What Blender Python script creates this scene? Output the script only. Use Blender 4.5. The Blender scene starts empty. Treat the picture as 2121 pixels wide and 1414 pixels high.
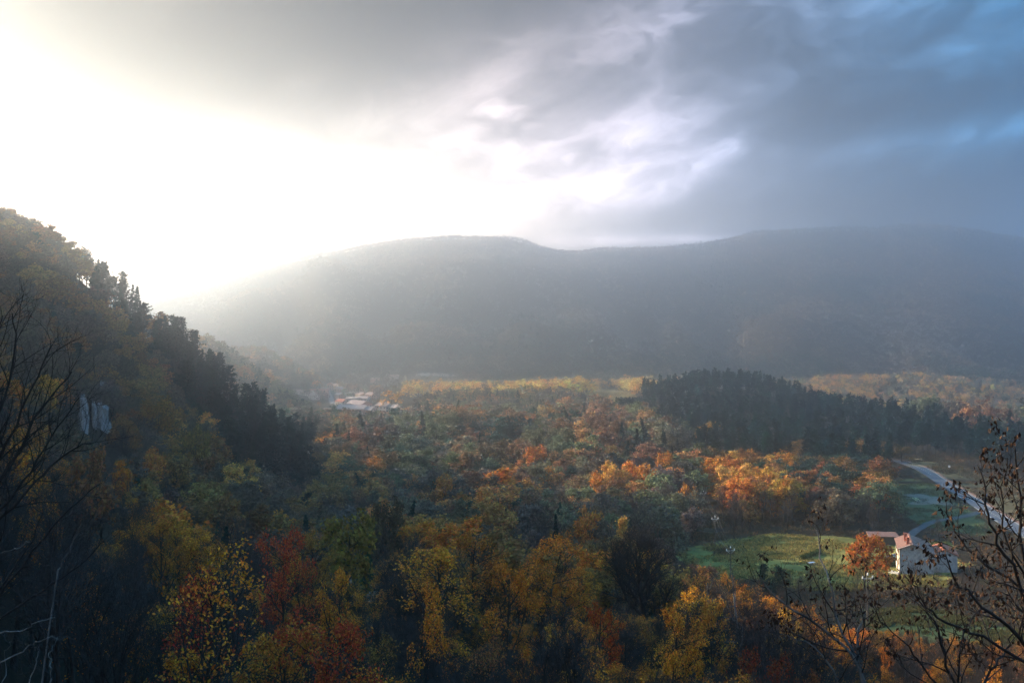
import bpy, math, random, time
import numpy as np
from mathutils import Vector
T0 = time.time()
rad = math.radians
SC = bpy.context.scene
COL = SC.collection

# ------------------------------------------------------------------ camera
F, CX, HZ = 2062.0, 1060.5, 620.0            # focal length, centre and horizon in pixels of the 2121 px wide photograph
cam = bpy.data.cameras.new('camera')
cam.lens = 35.0
cam.sensor_width = 36.0
cam.shift_y = -(707.0 - HZ) / 2121.0
cam.clip_start = 0.5
cam.clip_end = 30000
camo = bpy.data.objects.new('camera', cam)
COL.objects.link(camo)
camo.location = (0, 0, 0)
camo.rotation_euler = (rad(90), 0, 0)
SC.camera = camo

# ------------------------------------------------------------------ exposure and renderer
SC.view_settings.view_transform = 'Standard'
SC.view_settings.look = 'None'
SC.view_settings.exposure = 2.4
SC.view_settings.gamma = 1.0
cy = SC.cycles
cy.use_denoising = True
cy.max_bounces = 8
cy.diffuse_bounces = 2
cy.glossy_bounces = 1
cy.transmission_bounces = 3
cy.transparent_max_bounces = 8
cy.volume_bounces = 4
cy.caustics_reflective = False
cy.caustics_refractive = False
cy.sample_clamp_indirect = 4.0

# ------------------------------------------------------------------ node helper
class NX:
    """a socket with arithmetic"""
    def __init__(s, nt, sock): s.nt, s.s = nt, sock
    def op(s, kind, *others):
        n = s.nt.nodes.new('ShaderNodeMath'); n.operation = kind
        for i, v in enumerate((s,) + others):
            if isinstance(v, NX): s.nt.links.new(v.s, n.inputs[i])
            else: n.inputs[i].default_value = v
        return NX(s.nt, n.outputs[0])
    def __add__(s, o): return s.op('ADD', o)
    def __sub__(s, o): return s.op('SUBTRACT', o)
    def __mul__(s, o): return s.op('MULTIPLY', o)
    def __truediv__(s, o): return s.op('DIVIDE', o)
    __radd__ = __add__
    __rmul__ = __mul__
    def __rsub__(s, o): return (s * -1.0) + o
    def pw(s, o): return s.op('POWER', o)
    def mx(s, o): return s.op('MAXIMUM', o)
    def mn(s, o): return s.op('MINIMUM', o)
    def exp(s): return s.op('EXPONENT')
    def step(s, a, b):
        n = s.nt.nodes.new('ShaderNodeMapRange'); n.interpolation_type = 'SMOOTHSTEP'
        s.nt.links.new(s.s, n.inputs[0])
        n.inputs[1].default_value = a; n.inputs[2].default_value = b
        return NX(s.nt, n.outputs[0])
def link(nt, a, b): nt.links.new(a.s if isinstance(a, NX) else a, b)
def mixc(nt, f, a, b, kind='MIX'):
    n = nt.nodes.new('ShaderNodeMix'); n.data_type = 'RGBA'; n.blend_type = kind
    for v, i in ((f, 0), (a, 6), (b, 7)):
        if isinstance(v, NX): nt.links.new(v.s, n.inputs[i])
        elif isinstance(v, (int, float)): n.inputs[i].default_value = v
        else: n.inputs[i].default_value = tuple(v) + (1,) if len(v) == 3 else v
    return NX(nt, n.outputs[2])
def noise(nt, vec, scale, detail=4, rough=.5, dist=0.0, dims='3D'):
    n = nt.nodes.new('ShaderNodeTexNoise'); n.noise_dimensions = dims
    n.inputs['Scale'].default_value = scale; n.inputs['Detail'].default_value = detail
    n.inputs['Roughness'].default_value = rough; n.inputs['Distortion'].default_value = dist
    if vec is not None: link(nt, vec, n.inputs['Vector'])
    return NX(nt, n.outputs[0])
def comb(nt, x, y, z):
    n = nt.nodes.new('ShaderNodeCombineXYZ')
    for i, v in enumerate((x, y, z)):
        if isinstance(v, NX): link(nt, v, n.inputs[i])
        else: n.inputs[i].default_value = v
    return NX(nt, n.outputs[0])
def ramp(nt, fac, stops, interp='EASE'):
    n = nt.nodes.new('ShaderNodeValToRGB'); e = n.color_ramp.elements
    n.color_ramp.interpolation = interp
    while len(e) < len(stops): e.new(0.5)
    for k, (p, c) in enumerate(stops): e[k].position = p; e[k].color = tuple(c) + (1,)
    link(nt, fac, n.inputs[0])
    return NX(nt, n.outputs[0])

# ------------------------------------------------------------------ sun
SUN_AZ, SUN_EL = rad(-60), rad(17.5)            # azimuth from the view axis (left is negative)
SUN = Vector((math.sin(SUN_AZ) * math.cos(SUN_EL), math.cos(SUN_AZ) * math.cos(SUN_EL), math.sin(SUN_EL)))
sl = bpy.data.lights.new('sun', 'SUN')
sl.energy = 4.0
sl.angle = rad(0.5)
sl.color = (1.0, 0.77, 0.51)
so = bpy.data.objects.new('sun', sl); COL.objects.link(so)
so.rotation_euler = (-SUN).to_track_quat('-Z', 'Y').to_euler()
so.location = SUN * 500

# ------------------------------------------------------------------ sky
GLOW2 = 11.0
GLOW = 11.0                                     # glow added to the sky outside the frame to light the haze
BACK = 2.8                                    # unseen sky overhead and behind, its brightness and blue set to tint the shade
world = bpy.data.worlds.new('World'); SC.world = world
world.use_nodes = True
nt = world.node_tree; nt.nodes.clear()
wo = nt.nodes.new('ShaderNodeOutputWorld'); bg = nt.nodes.new('ShaderNodeBackground')
nt.links.new(bg.outputs[0], wo.inputs[0])
sky = nt.nodes.new('ShaderNodeTexSky'); sky.sky_type = 'NISHITA'; sky.sun_disc = False
sky.sun_elevation = SUN_EL; sky.sun_rotation = SUN_AZ; sky.altitude = 600; sky.dust_density = 3
tc = nt.nodes.new('ShaderNodeTexCoord')
sep = nt.nodes.new('ShaderNodeSeparateXYZ'); nt.links.new(tc.outputs['Generated'], sep.inputs[0])
dx, dy, dz = (NX(nt, sep.outputs[i]) for i in range(3))
az = dx.op('ARCTAN2', dy)                      # 0 ahead, + to the right
el = dz.op('ARCSINE')
# low cloud deck: coordinates on a plane overhead, so that the clouds crowd towards the horizon
inv = (dz.mx(0.0) + 0.13)
cvx, cvy = dx / inv, dy / inv
warp = noise(nt, comb(nt, cvx, cvy, 3.1), 0.9, 3, .5)
cv = comb(nt, cvx + (warp - .5) * 1.1, cvy * 0.8 + (warp - .5) * .5, 0.0)
n1 = noise(nt, cv, 0.62, 7, .55)
w2 = noise(nt, comb(nt, az * 5.0, el * 9.0, 5.2), 1.0, 4, .55)
ta_ = az * 7.5 - el * 3.0 + (w2 - .5) * 2.6        # wisps lean up to the right
te_ = el * 14.0 - az * 1.6 + (w2 - .5) * 2.2
n2 = noise(nt, comb(nt, ta_, te_, 1.7), 1.0, 9, .58)
n3 = noise(nt, comb(nt, az * 16.0 - el * 6.0 + (w2 - .5) * 4.5, el * 22.0 + (w2 - .5) * 4.5, 7.7), 1.0, 9, .60, .12)
def blobs(items):
    tot = None
    for px, py, spx, spy, amp, tilt in items:
        a0, e0, sa, se = (px - CX) / F, (HZ - py) / F, spx / F, spy / F
        da = az - a0; de = (el - e0) - da * tilt
        b = ((da / sa).pw(2.0) + (de / se).pw(2.0)).op('MULTIPLY', -1.0).exp() * amp
        tot = b if tot is None else tot + b
    return tot
dark = blobs([(960, 0, 300, 125, 1.7, .2), (680, 50, 260, 110, 1.1, .25), (330, 190, 290, 110, .70, .15), (200, 312, 190, 36, .5, -.1), (1300, 150, 250, 110, .30, 0), (1650, 130, 260, 120, .5, 0),
              (1850, 250, 320, 60, .45, .1), (1960, 425, 350, 62, .85, 0), (1450, 452, 330, 28, .75, .05), (420, 425, 110, 20, .12, 0)])
light = blobs([(1020, 185, 120, 70, .45, .6), (650, 165, 100, 40, .5, .4), (500, 268, 130, 36, .6, .2), (1430, 300, 190, 55, .35, -.1), (1240, 390, 190, 60, .45, 0), (1930, 310, 280, 30, .55, .12), (1940, 160, 60, 60, .4, .8),
               (1790, 40, 170, 45, .3, .3), (50, 20, 260, 70, .5, 0), (1360, 498, 260, 13, .9, 0), (1000, 430, 420, 70, .5, 0), (750, 300, 420, 70, .25, 0)])
cl = (light - dark) * 1.0 + (n1 - .5) * .6 + (n2 - .5) * 1.8 + (n3 - .5) * 1.9
# colour: cream towards the sun, mauve, then steel blue away from it, darker behind
sd = dx * SUN.x + dy * SUN.y + dz * SUN.z
t = (az * .5 + .5)
col = ramp(nt, t + (cl * -.03), [(0.0, (.012, .155, .37)), (.10, (.20, .28, .38)), (.22, (1.0, .86, .70)), (.36, (.80, .70, .63)), (.47, (.70, .57, .56)), (.56, (.50, .45, .54)),
                     (.65, (.11, .24, .43)), (.74, (.035, .17, .34)), (.88, (.012, .17, .40)), (1.0, (.012, .155, .37))], 'B_SPLINE')
lum = ((cl * 1.8).exp())
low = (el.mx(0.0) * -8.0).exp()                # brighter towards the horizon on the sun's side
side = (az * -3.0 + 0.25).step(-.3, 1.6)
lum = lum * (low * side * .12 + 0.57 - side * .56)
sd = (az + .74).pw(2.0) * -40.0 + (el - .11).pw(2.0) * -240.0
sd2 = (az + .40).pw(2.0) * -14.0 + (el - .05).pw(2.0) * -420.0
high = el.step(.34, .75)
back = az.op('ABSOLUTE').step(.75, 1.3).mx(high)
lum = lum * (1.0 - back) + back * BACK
behind = az.op('ABSOLUTE').step(1.5, 2.2) * (1.0 - el.step(.45, 1.0))  # neutral fill added low in the unseen sky behind, to light near leaves
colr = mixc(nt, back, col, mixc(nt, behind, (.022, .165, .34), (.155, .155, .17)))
v = nt.nodes.new('ShaderNodeVectorMath'); v.operation = 'SCALE'
link(nt, colr, v.inputs[0]); link(nt, lum, v.inputs['Scale'])
v2 = nt.nodes.new('ShaderNodeVectorMath'); v2.operation = 'SCALE'
nt.links.new(sky.outputs[0], v2.inputs[0]); v2.inputs['Scale'].default_value = 0.05
mixn = mixc(nt, .90, NX(nt, v2.outputs[0]), NX(nt, v.outputs[0]))
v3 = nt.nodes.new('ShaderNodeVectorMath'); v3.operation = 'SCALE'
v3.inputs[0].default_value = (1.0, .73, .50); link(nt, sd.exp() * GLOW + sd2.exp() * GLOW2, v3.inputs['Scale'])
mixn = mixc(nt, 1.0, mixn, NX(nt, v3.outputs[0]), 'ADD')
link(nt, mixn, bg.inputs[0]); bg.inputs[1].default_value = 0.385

# ------------------------------------------------------------------ generic builders
def tag(o, label=None, cat=None, group=None, kind=None):
    if label: o['label'] = label
    if cat: o['category'] = cat
    if group: o['group'] = group
    if kind: o['kind'] = kind
    return o
def put(name, me, parent=None, mats=()):
    o = bpy.data.objects.new(name, me); COL.objects.link(o)
    if parent is not None: o.parent = parent
    if me is not None:
        for m in mats:
            me.materials.append(m)
    return o
def empty(name, loc=(0, 0, 0), rz=0.0, sc=1.0):
    o = bpy.data.objects.new(name, None); COL.objects.link(o)
    o.location = loc; o.rotation_euler = (0, 0, rz); o.scale = (sc, sc, sc)
    o.empty_display_size = 0.5
    return o
def mesh_np(name, V, faces, smooth=False, mat_idx=None, attrs=None):
    """faces: list of (n,k) int arrays of equal-sided faces"""
    me = bpy.data.meshes.new(name)
    faces = [np.asarray(f, dtype=np.int32) for f in faces if len(f)]
    V = np.asarray(V, dtype=np.float32)
    nl = sum(f.size for f in faces); nf = sum(len(f) for f in faces)
    me.vertices.add(len(V)); me.loops.add(nl); me.polygons.add(nf)
    me.vertices.foreach_set('co', V.ravel())
    me.loops.foreach_set('vertex_index', np.concatenate([f.ravel() for f in faces]))
    tot = np.concatenate([np.full(len(f), f.shape[1], np.int32) for f in faces])
    st = np.concatenate([[0], np.cumsum(tot)[:-1]]).astype(np.int32)
    me.polygons.foreach_set('loop_start', st)
    try: me.polygons.foreach_set('loop_total', tot)
    except Exception: pass
    if smooth is not False:
        me.polygons.foreach_set('use_smooth', np.full(nf, True) if smooth is True else np.asarray(smooth, bool))
    if mat_idx is not None:
        me.polygons.foreach_set('material_index', np.asarray(mat_idx, np.int32))
    for k, a in (attrs or {}).items():
        a = np.asarray(a, np.float32)
        if a.ndim == 1:
            at = me.attributes.new(k, 'FLOAT', 'FACE'); at.data.foreach_set('value', a)
        else:
            at = me.attributes.new(k, 'FLOAT_VECTOR', 'FACE'); at.data.foreach_set('vector', a.ravel())
    me.update(calc_edges=True)
    return me
class MB:
    """collects boxes and polygons into one mesh"""
    def __init__(s): s.v, s.f, s.m = [], [], []
    def poly(s, pts, m=0):
        b = len(s.v); s.v += [tuple(p) for p in pts]; s.f.append(tuple(range(b, b + len(pts)))); s.m.append(m)
    def box(s, c, d, rz=0.0, m=0):
        cx, cy_, cz = c; hx, hy, hz = (q / 2 for q in d); ca, sa = math.cos(rz), math.sin(rz)
        b = len(s.v)
        for sx, sy, sz in ((-1,-1,-1),(1,-1,-1),(1,1,-1),(-1,1,-1),(-1,-1,1),(1,-1,1),(1,1,1),(-1,1,1)):
            x, y = sx * hx, sy * hy
            s.v.append((cx + x * ca - y * sa, cy_ + x * sa + y * ca, cz + sz * hz))
        for q in ((0,3,2,1),(4,5,6,7),(0,1,5,4),(1,2,6,5),(2,3,7,6),(3,0,4,7)):
            s.f.append(tuple(b + i for i in q)); s.m.append(m)
    def slab(s, quad, th, m=0):
        """a quad given by four points, thickened along its normal"""
        p = [Vector(q) for q in quad]; n = (p[1] - p[0]).cross(p[3] - p[0]).normalized() * th
        b = len(s.v); s.v += [tuple(q) for q in p] + [tuple(q - n) for q in p]
        for q in ((0,1,2,3),(7,6,5,4),(0,4,5,1),(1,5,6,2),(2,6,7,3),(3,7,4,0)):
            s.f.append(tuple(b + i for i in q)); s.m.append(m)
    def tube(s, a, b_, r0, r1, n=6, m=0):
        a, b_ = Vector(a), Vector(b_); t = (b_ - a).normalized()
        u = t.orthogonal().normalized(); w = t.cross(u); b = len(s.v)
        for p, r in ((a, r0), (b_, r1)):
            for k in range(n):
                q = p + (u * math.cos(2*math.pi*k/n) + w * math.sin(2*math.pi*k/n)) * r
                s.v.append(tuple(q))
        for k in range(n):
            s.f.append((b + k, b + (k+1) % n, b + n + (k+1) % n, b + n + k)); s.m.append(m)
        s.f.append(tuple(b + n + k for k in range(n))); s.m.append(m)
        s.f.append(tuple(b + n - 1 - k for k in range(n))); s.m.append(m)
    def build(s, name, mats, parent=None):
        me = bpy.data.meshes.new(name); me.from_pydata(s.v, [], s.f); me.update()
        mats = mats if isinstance(mats, (list, tuple)) else [mats]
        o = put(name, me, parent, mats)
        if len(mats) > 1: me.polygons.foreach_set('material_index', s.m)
        return o

# ------------------------------------------------------------------ terrain
S = 1.35
def prof(px, *pts): return [((px - CX) / F * d * S, d * S, z * S) for d, z in pts]
CP = []
CP += prof(0, (15, -8), (30, -13), (60, -19), (100, -21), (150, -19), (200, -9), (250, 5), (300, 19.5), (380, 6), (500, -40), (800, -82), (1500, -108))
CP += prof(110, (220, -18), (300, 11), (390, 0))
CP += prof(200, (15, -9), (30, -16), (60, -24), (100, -28), (150, -30), (200, -26), (250, -12), (310, 1.5), (400, -20), (550, -62), (900, -88), (1500, -108))
CP += prof(300, (250, -27), (312, -12), (380, -30))
CP += prof(400, (15, -9), (30, -17), (60, -26), (110, -34), (160, -40), (220, -40), (270, -34), (320, -23), (400, -46), (520, -66), (900, -87), (1500, -108))
CP += prof(500, (250, -45), (322, -37), (390, -54))
CP += prof(600, (15, -9), (30, -18), (60, -27), (100, -35), (150, -44), (200, -50), (250, -53), (320, -50), (400, -63), (550, -74), (900, -86), (1500, -106))
CP += prof(700, (320, -62), (400, -66))
# two further spurs on the left
CP += prof(400, (640, -40), (700, -33), (780, -60))
CP += prof(480, (640, -52), (700, -44), (780, -68))
CP += prof(560, (640, -72), (700, -66), (780, -78))
CP += prof(300, (700, -30), (1000, -30))
CP += prof(540, (950, -62), (1000, -56), (1100, -80))
CP += prof(620, (950, -80), (1000, -74), (1100, -92))
CP += prof(670, (1000, -88), (1100, -95))
for px in (800, 1060):
    CP += prof(px, (15, -9), (30, -18), (60, -28), (100, -36), (150, -44), (200, -52), (280, -60), (400, -67), (500, -73), (700, -80), (900, -86), (1200, -95), (1450, -104))
CP += prof(1300, (15, -9), (30, -18), (60, -28), (100, -37), (150, -46), (200, -53), (280, -60), (400, -66), (500, -68), (650, -74), (800, -77), (900, -84), (1200, -95), (1500, -106))
CP += prof(1240, (800, -76.5))
CP += prof(1480, (15, -9), (30, -18), (60, -28), (100, -38), (150, -47), (200, -53), (280, -59.5), (400, -65), (500, -67), (580, -66), (650, -62.5), (730, -67), (900, -86), (1100, -96), (1500, -106))
CP += prof(1390, (560, -69), (650, -66.5), (730, -72))
CP += prof(1620, (590, -66), (640, -65), (800, -76), (860, -76), (960, -92))
CP += prof(1750, (15, -9), (30, -18), (60, -28), (100, -38), (150, -46), (200, -53), (280, -58.5), (400, -66), (500, -68), (570, -69), (700, -90), (800, -93), (950, -90), (1050, -85), (1200, -104))
CP += prof(1890, (150, -46.5), (192, -53), (240, -57), (297, -60), (330, -61.5), (376, -63), (480, -67), (540, -69.5), (700, -95), (1050, -84), (1250, -106))
CP += prof(2121, (15, -9), (30, -18), (60, -28), (100, -37), (150, -46), (200, -53), (270, -59), (380, -64), (450, -67), (520, -71), (700, -100), (1050, -103), (1300, -112))
CP += prof(2400, (30, -17), (60, -27), (100, -36), (200, -52), (270, -59), (400, -65), (520, -72), (800, -110), (1300, -115))
# the long mountain
_n0 = len(CP)
CP += prof(270, (2000, -90), (2600, -60))
FARH = prof(250, (2950, 40)) + prof(300, (2950, 33)) + prof(370, (2950, 42)) + prof(440, (2950, 44)) + prof(330, (3300, -20)) + prof(200, (2950, 30))
CP += prof(350, (1900, -95), (2400, -15))
CP += prof(450, (1500, -106), (2000, -60), (2700, 40), (3400, -20))
CP += prof(540, (1500, -106), (2000, -8), (2250, 20), (2850, 82), (3600, 0))
CP += prof(640, (1430, -105), (1700, -55), (2050, 42), (2300, 50), (3000, 122), (3800, 20))
CP += prof(740, (1430, -104), (1700, -60), (2050, 20), (2400, 78), (3050, 152), (3900, 40))
CP += prof(830, (1430, -104), (1750, -55), (2100, 15), (2500, 90), (3100, 178), (4000, 60))
CP += prof(960, (1450, -104), (1750, -55), (2100, 18), (2500, 95), (3150, 187), (4000, 70))
CP += prof(1070, (1450, -104), (1800, -50), (2200, 25), (2600, 95), (3150, 186), (4000, 80))
CP += prof(1150, (1450, -104), (1800, -52), (2200, 22), (2600, 85), (3150, 148), (4000, 60))
CP += prof(1260, (1480, -105), (1900, -60), (2300, 12), (2800, 95), (3250, 157), (4000, 90))
CP += prof(1400, (1480, -106), (1900, -62), (2400, 10), (2900, 95), (3300, 160), (4200, 90))
CP += prof(1560, (1500, -107), (1900, -68), (2500, 25), (3000, 120), (3550, 226), (4500, 130))
CP += prof(1750, (1500, -107), (1900, -70), (2500, 25), (3100, 135), (3750, 262), (4700, 150))
CP += prof(1900, (1500, -110), (1900, -72), (2500, 25), (3100, 135), (3800, 278), (4700, 160))
CP += prof(2010, (1500, -112), (1900, -75), (2500, 20), (3100, 125), (3800, 256), (4700, 140))
CP += prof(2121, (1500, -114), (1900, -78), (2500, 10), (3100, 105), (3850, 222), (4700, 120))
CP += prof(2400, (1600, -115), (2500, 0), (3800, 150), (4700, 90))
for px in (300, 600, 900, 1200, 1600, 2000, 2400): CP += prof(px, (6400, -60))
def pol(deg, *pts): return [(math.sin(rad(deg)) * d, math.cos(rad(deg)) * d, z) for d, z in pts]
def nearer(p):
    d = p[1] / S
    if d <= 1400: return p
    k = (1215 + (d - 1430) * .55) / d
    return tuple(c * k for c in p)
CP = CP[:_n0] + [nearer(p) for p in CP[_n0:]] + FARH
# swells of the valley floor
CP += prof(720, (640, -74.5)) + prof(820, (650, -73)) + prof(960, (470, -66), (530, -77)) + prof(1060, (470, -67.5), (540, -77)) + prof(1180, (600, -73))
# beyond the frame on the left: unseen shoulder of the near hill, heights shaped to shade the foreground
CP += pol(-38, (20, -7), (45, -9), (90, 2), (160, 16), (260, 34), (380, 36), (480, 18), (750, -40), (1200, -90), (2500, -130), (6000, -100))
CP += pol(-52, (20, -6), (45, -4), (90, 19), (160, 42), (260, 52), (400, 52), (560, 34), (900, -10), (1500, -90), (3000, -130), (6000, -100))
CP += pol(-75, (20, -4), (60, 16), (160, 55), (300, 56), (500, 50), (900, 30), (2500, -60), (6000, -100))
CP += pol(-115, (20, -1.5), (80, 8), (300, 50), (800, 90), (3000, 60), (6000, 0))
CP += pol(-160, (20, -1), (80, 8), (300, 40), (800, 80), (3000, 60), (6000, 0))
CP += pol(160, (20, -1), (80, 6), (300, 30), (800, 60), (3000, 60), (6000, 0))
CP += pol(115, (20, -3), (80, -6), (300, -15), (800, -20), (3000, 0), (6000, 0))
CP += pol(70, (20, -8), (45, -17), (90, -32), (200, -60), (400, -80), (1000, -110), (3000, -60), (6000, 0))
CP += pol(45, (20, -9), (45, -22), (90, -40), (200, -64), (400, -86), (1000, -130), (2500, -100), (6000, 0))
for a in range(-180, 180, 30): CP += pol(a, (5, -3.4), (1.6, -1.9))
CP = np.array(CP)
AZK = 2.2
def _uv(x, y):
    r = np.sqrt(x * x + y * y)
    return np.arctan2(x, y) * AZK, np.log(np.maximum(r, 1.0)), r
_u, _v, _r = _uv(CP[:, 0], CP[:, 1])
_q = CP[:, 2] / _r
_per = 2 * math.pi * AZK
_n = len(CP)
def _ker(du, dv):
    d2 = du * du + dv * dv
    return d2 * np.log(d2 + 1e-9) * .5
_A = np.zeros((_n + 2, _n + 2))
_du = _u[:, None] - _u[None, :]
_du = (_du + _per / 2) % _per - _per / 2
_A[:_n, :_n] = _ker(_du, _v[:, None] - _v[None, :]) + np.eye(_n) * 2e-4
_A[:_n, _n] = 1; _A[:_n, _n + 1] = _v
_A[_n, :_n] = 1; _A[_n + 1, :_n] = _v
_w = np.linalg.solve(_A, np.concatenate([_q, [0, 0]]))
def _hash(ix, iy, seed):
    h = (ix.astype(np.int64) * 374761393 + iy.astype(np.int64) * 668265263 + seed * 1442695041) & 0x7fffffff
    h = ((h ^ (h >> 13)) * 1274126177) & 0x7fffffff
    return ((h ^ (h >> 16)) & 0xffff) / 65535.0
def vnoise(x, y, seed=0):
    ix, iy = np.floor(x), np.floor(y); fx, fy = x - ix, y - iy
    fx = fx * fx * (3 - 2 * fx); fy = fy * fy * (3 - 2 * fy)
    a, b = _hash(ix, iy, seed), _hash(ix + 1, iy, seed); c, d = _hash(ix, iy + 1, seed), _hash(ix + 1, iy + 1, seed)
    return (a * (1 - fx) + b * fx) * (1 - fy) + (c * (1 - fx) + d * fx) * fy
def fbm(x, y, oct_=4, seed=0):
    s, a, t = 0, 1.0, 0
    for k in range(oct_):
        s = s + a * vnoise(x, y, seed + k); t += a; a *= .5; x, y = x * 2.03 + 11.3, y * 2.03 + 7.7
    return s / t
def height(x, y):
    x = np.asarray(x, float); y = np.asarray(y, float); shp = x.shape; x, y = x.ravel(), y.ravel()
    out = np.empty(len(x))
    for k in range(0, len(x), 20000):
        u, v, r = _uv(x[k:k+20000], y[k:k+20000])
        du = u[:, None] - _u[None, :]; du = (du + _per / 2) % _per - _per / 2
        q = _ker(du, v[:, None] - _v[None, :]) @ _w[:_n] + _w[_n] + _w[_n + 1] * v
        out[k:k+20000] = q * r
    r = np.hypot(x, y)
    # beside and behind the viewer: plain slopes
    azd = np.degrees(np.arctan2(x, y)); sm = lambda a, lo, hi: (lambda t: t * t * (3 - 2 * t))(np.clip((a - lo) / (hi - lo), 0, 1))
    bk = np.minimum(r * .10, 60) - 1.9; rt = -np.minimum(r * .22, 130) - 1.9
    b_ = np.where(azd < 0, 1.0, sm(azd, 100, 150)); tgt = rt * (1 - b_) + bk * b_
    w_ = np.where(azd < 0, sm(-azd, 98, 120), sm(azd, 55, 80)) * sm(r, 4, 12)
    out = out * (1 - w_) + tgt * w_
    # gullies and shoulders of the far slopes, small bumps near
    m = np.clip((r - 1700) / 350, 0, 1) * np.clip((4600 - r) / 900, 0, 1)
    if (m > 0).any():
        wx = (fbm(x / 700., y / 700., 3, 9) - .5) * 380
        rn = 1 - np.abs(2 * fbm((x + wx) / 430., y / 620. + .3, 4, 21) - 1)
        cr = np.clip((2600 - r) / 600, .15, 1)
        out += m * cr * ((rn - .70) * 95 + (fbm(x / 160., y / 160., 3, 5) - .5) * 34)
    out += (fbm(x / 150., y / 110., 3, 13) - .5) * np.clip((r - 420) / 150, 0, 1) * np.clip((1250 - r) / 250, 0, 1) * 15.0
    out += (fbm(x / 30., y / 30., 3, 3) - .5) * np.clip(r / 60, 0, 1) * np.clip((1500 - r) / 700, 0, 1) * 1.6
    return np.clip(out, -185, 268).reshape(shp)
def gz(x, y): return float(height(np.array([x]), np.array([y]))[0])
_ts = np.concatenate([np.arange(8, 200, 1.0), np.arange(200, 900, 2.5), np.arange(900, 6000, 10)])
def ground(px, py):
    """where the ray through a pixel of the photograph meets the ground"""
    sx, sz = (px - CX) / F, -(py - HZ) / F
    h = height(sx * _ts, _ts) - sz * _ts
    i = int(np.argmax(h > 0))
    if i == 0: i = 1
    t = _ts[i-1] + (_ts[i] - _ts[i-1]) * (h[i-1] / (h[i-1] - h[i] + 1e-9))
    return Vector((sx * t, t, sz * t))
def proj(x, y, z): return CX + F * x / y, HZ - F * z / y

angs = np.concatenate([np.arange(-180, -32, 2.0), np.arange(-32, 32, .16), np.arange(32, 180, 2.0)])
rings = np.concatenate([[0.6], np.geomspace(2.0, 6500, 390)])
A_, R_ = np.meshgrid(np.radians(angs), rings)
R_ = np.where(R_ > 3, 3 + (R_ - 3) * np.interp(np.abs(np.degrees(A_)), [0, 29, 50, 90, 130, 180], [4600, 4600, 2900, 2300, 1000, 850]) / 6500., R_)
GX, GY = np.sin(A_) * R_, np.cos(A_) * R_
GZ = height(GX, GY)
na, nr = len(angs), len(rings)
idx = np.arange(na * nr).reshape(nr, na)
nx_ = np.roll(idx, -1, axis=1)
quads = np.stack([idx[:-1], nx_[:-1], nx_[1:], idx[1:]], -1).reshape(-1, 4)[:, ::-1]
# ------------------------------------------------------------------ materials
def newmat(name):
    m = bpy.data.materials.new(name); m.use_nodes = True
    nt = m.node_tree; nt.nodes.clear()
    out = nt.nodes.new('ShaderNodeOutputMaterial')
    return m, nt, out
def coords(nt, kind='Object'):
    n = nt.nodes.new('ShaderNodeTexCoord'); return NX(nt, n.outputs[kind])
def position(nt):
    n = nt.nodes.new('ShaderNodeNewGeometry'); return NX(nt, n.outputs['Position'])
def surface(name, stops, scale=1.0, rough=.9, detail=5, spec=.2, bump=0.0, pos=False, stretch=None, dist=.0):
    """a plain weathered surface: one noise through a colour ramp"""
    m, nt, out = newmat(name)
    p = nt.nodes.new('ShaderNodeBsdfPrincipled'); nt.links.new(p.outputs[0], out.inputs[0])
    c = position(nt) if pos else coords(nt)
    if stretch:
        mp = nt.nodes.new('ShaderNodeMapping'); link(nt, c, mp.inputs[0]); mp.inputs['Scale'].default_value = stretch
        c = NX(nt, mp.outputs[0])
    f = noise(nt, c, scale, detail, .6, dist)
    link(nt, ramp(nt, f, stops, 'LINEAR'), p.inputs['Base Color'])
    p.inputs['Roughness'].default_value = rough
    p.inputs['Specular IOR Level'].default_value = spec
    if bump:
        b = nt.nodes.new('ShaderNodeBump'); b.inputs['Strength'].default_value = bump
        link(nt, f, b.inputs['Height']); nt.links.new(b.outputs[0], p.inputs['Normal'])
    return m
def leaf_mat(name, attr, trans=.42, spread=.75, hue=.05):
    m, nt, out = newmat(name)
    if attr:
        a = nt.nodes.new('ShaderNodeAttribute'); a.attribute_name = 'tint'; c = NX(nt, a.outputs['Color'])
    else:
        a = nt.nodes.new('ShaderNodeObjectInfo'); c = NX(nt, a.outputs['Color'])
    r = nt.nodes.new('ShaderNodeAttribute'); r.attribute_name = 'rnd'; r = NX(nt, r.outputs['Fac'])
    h = nt.nodes.new('ShaderNodeHueSaturation')
    link(nt, c, h.inputs['Color']); link(nt, r * hue + (.5 - hue / 2), h.inputs['Hue'])
    link(nt, (r * 7.3).op('FRACT') * spread + (1 - spread / 2), h.inputs['Value'])
    d = nt.nodes.new('ShaderNodeBsdfDiffuse'); tr = nt.nodes.new('ShaderNodeBsdfTranslucent')
    nt.links.new(h.outputs[0], d.inputs[0]); nt.links.new(h.outputs[0], tr.inputs[0])
    mx = nt.nodes.new('ShaderNodeMixShader'); mx.inputs[0].default_value = trans
    nt.links.new(d.outputs[0], mx.inputs[1]); nt.links.new(tr.outputs[0], mx.inputs[2])
    nt.links.new(mx.outputs[0], out.inputs[0])
    return m
M = {}
M['leaf'] = leaf_mat('leaves', False, .42, 1.0, .05)
M['leaf_s'] = leaf_mat('forest leaves', True)
M['needle'] = leaf_mat('needles', False, .12, .7, .03)
M['needle_s'] = leaf_mat('forest needles', True, .12, .7, .03)
M['bark'] = surface('bark', [(.3, (.012, .010, .009)), (.7, (.045, .038, .033))], 2.2, .95, stretch=(1, 1, .25))
M['twig'] = surface('twigs', [(.3, (.022, .018, .017)), (.7, (.055, .046, .043))], .8, .95)
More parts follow.
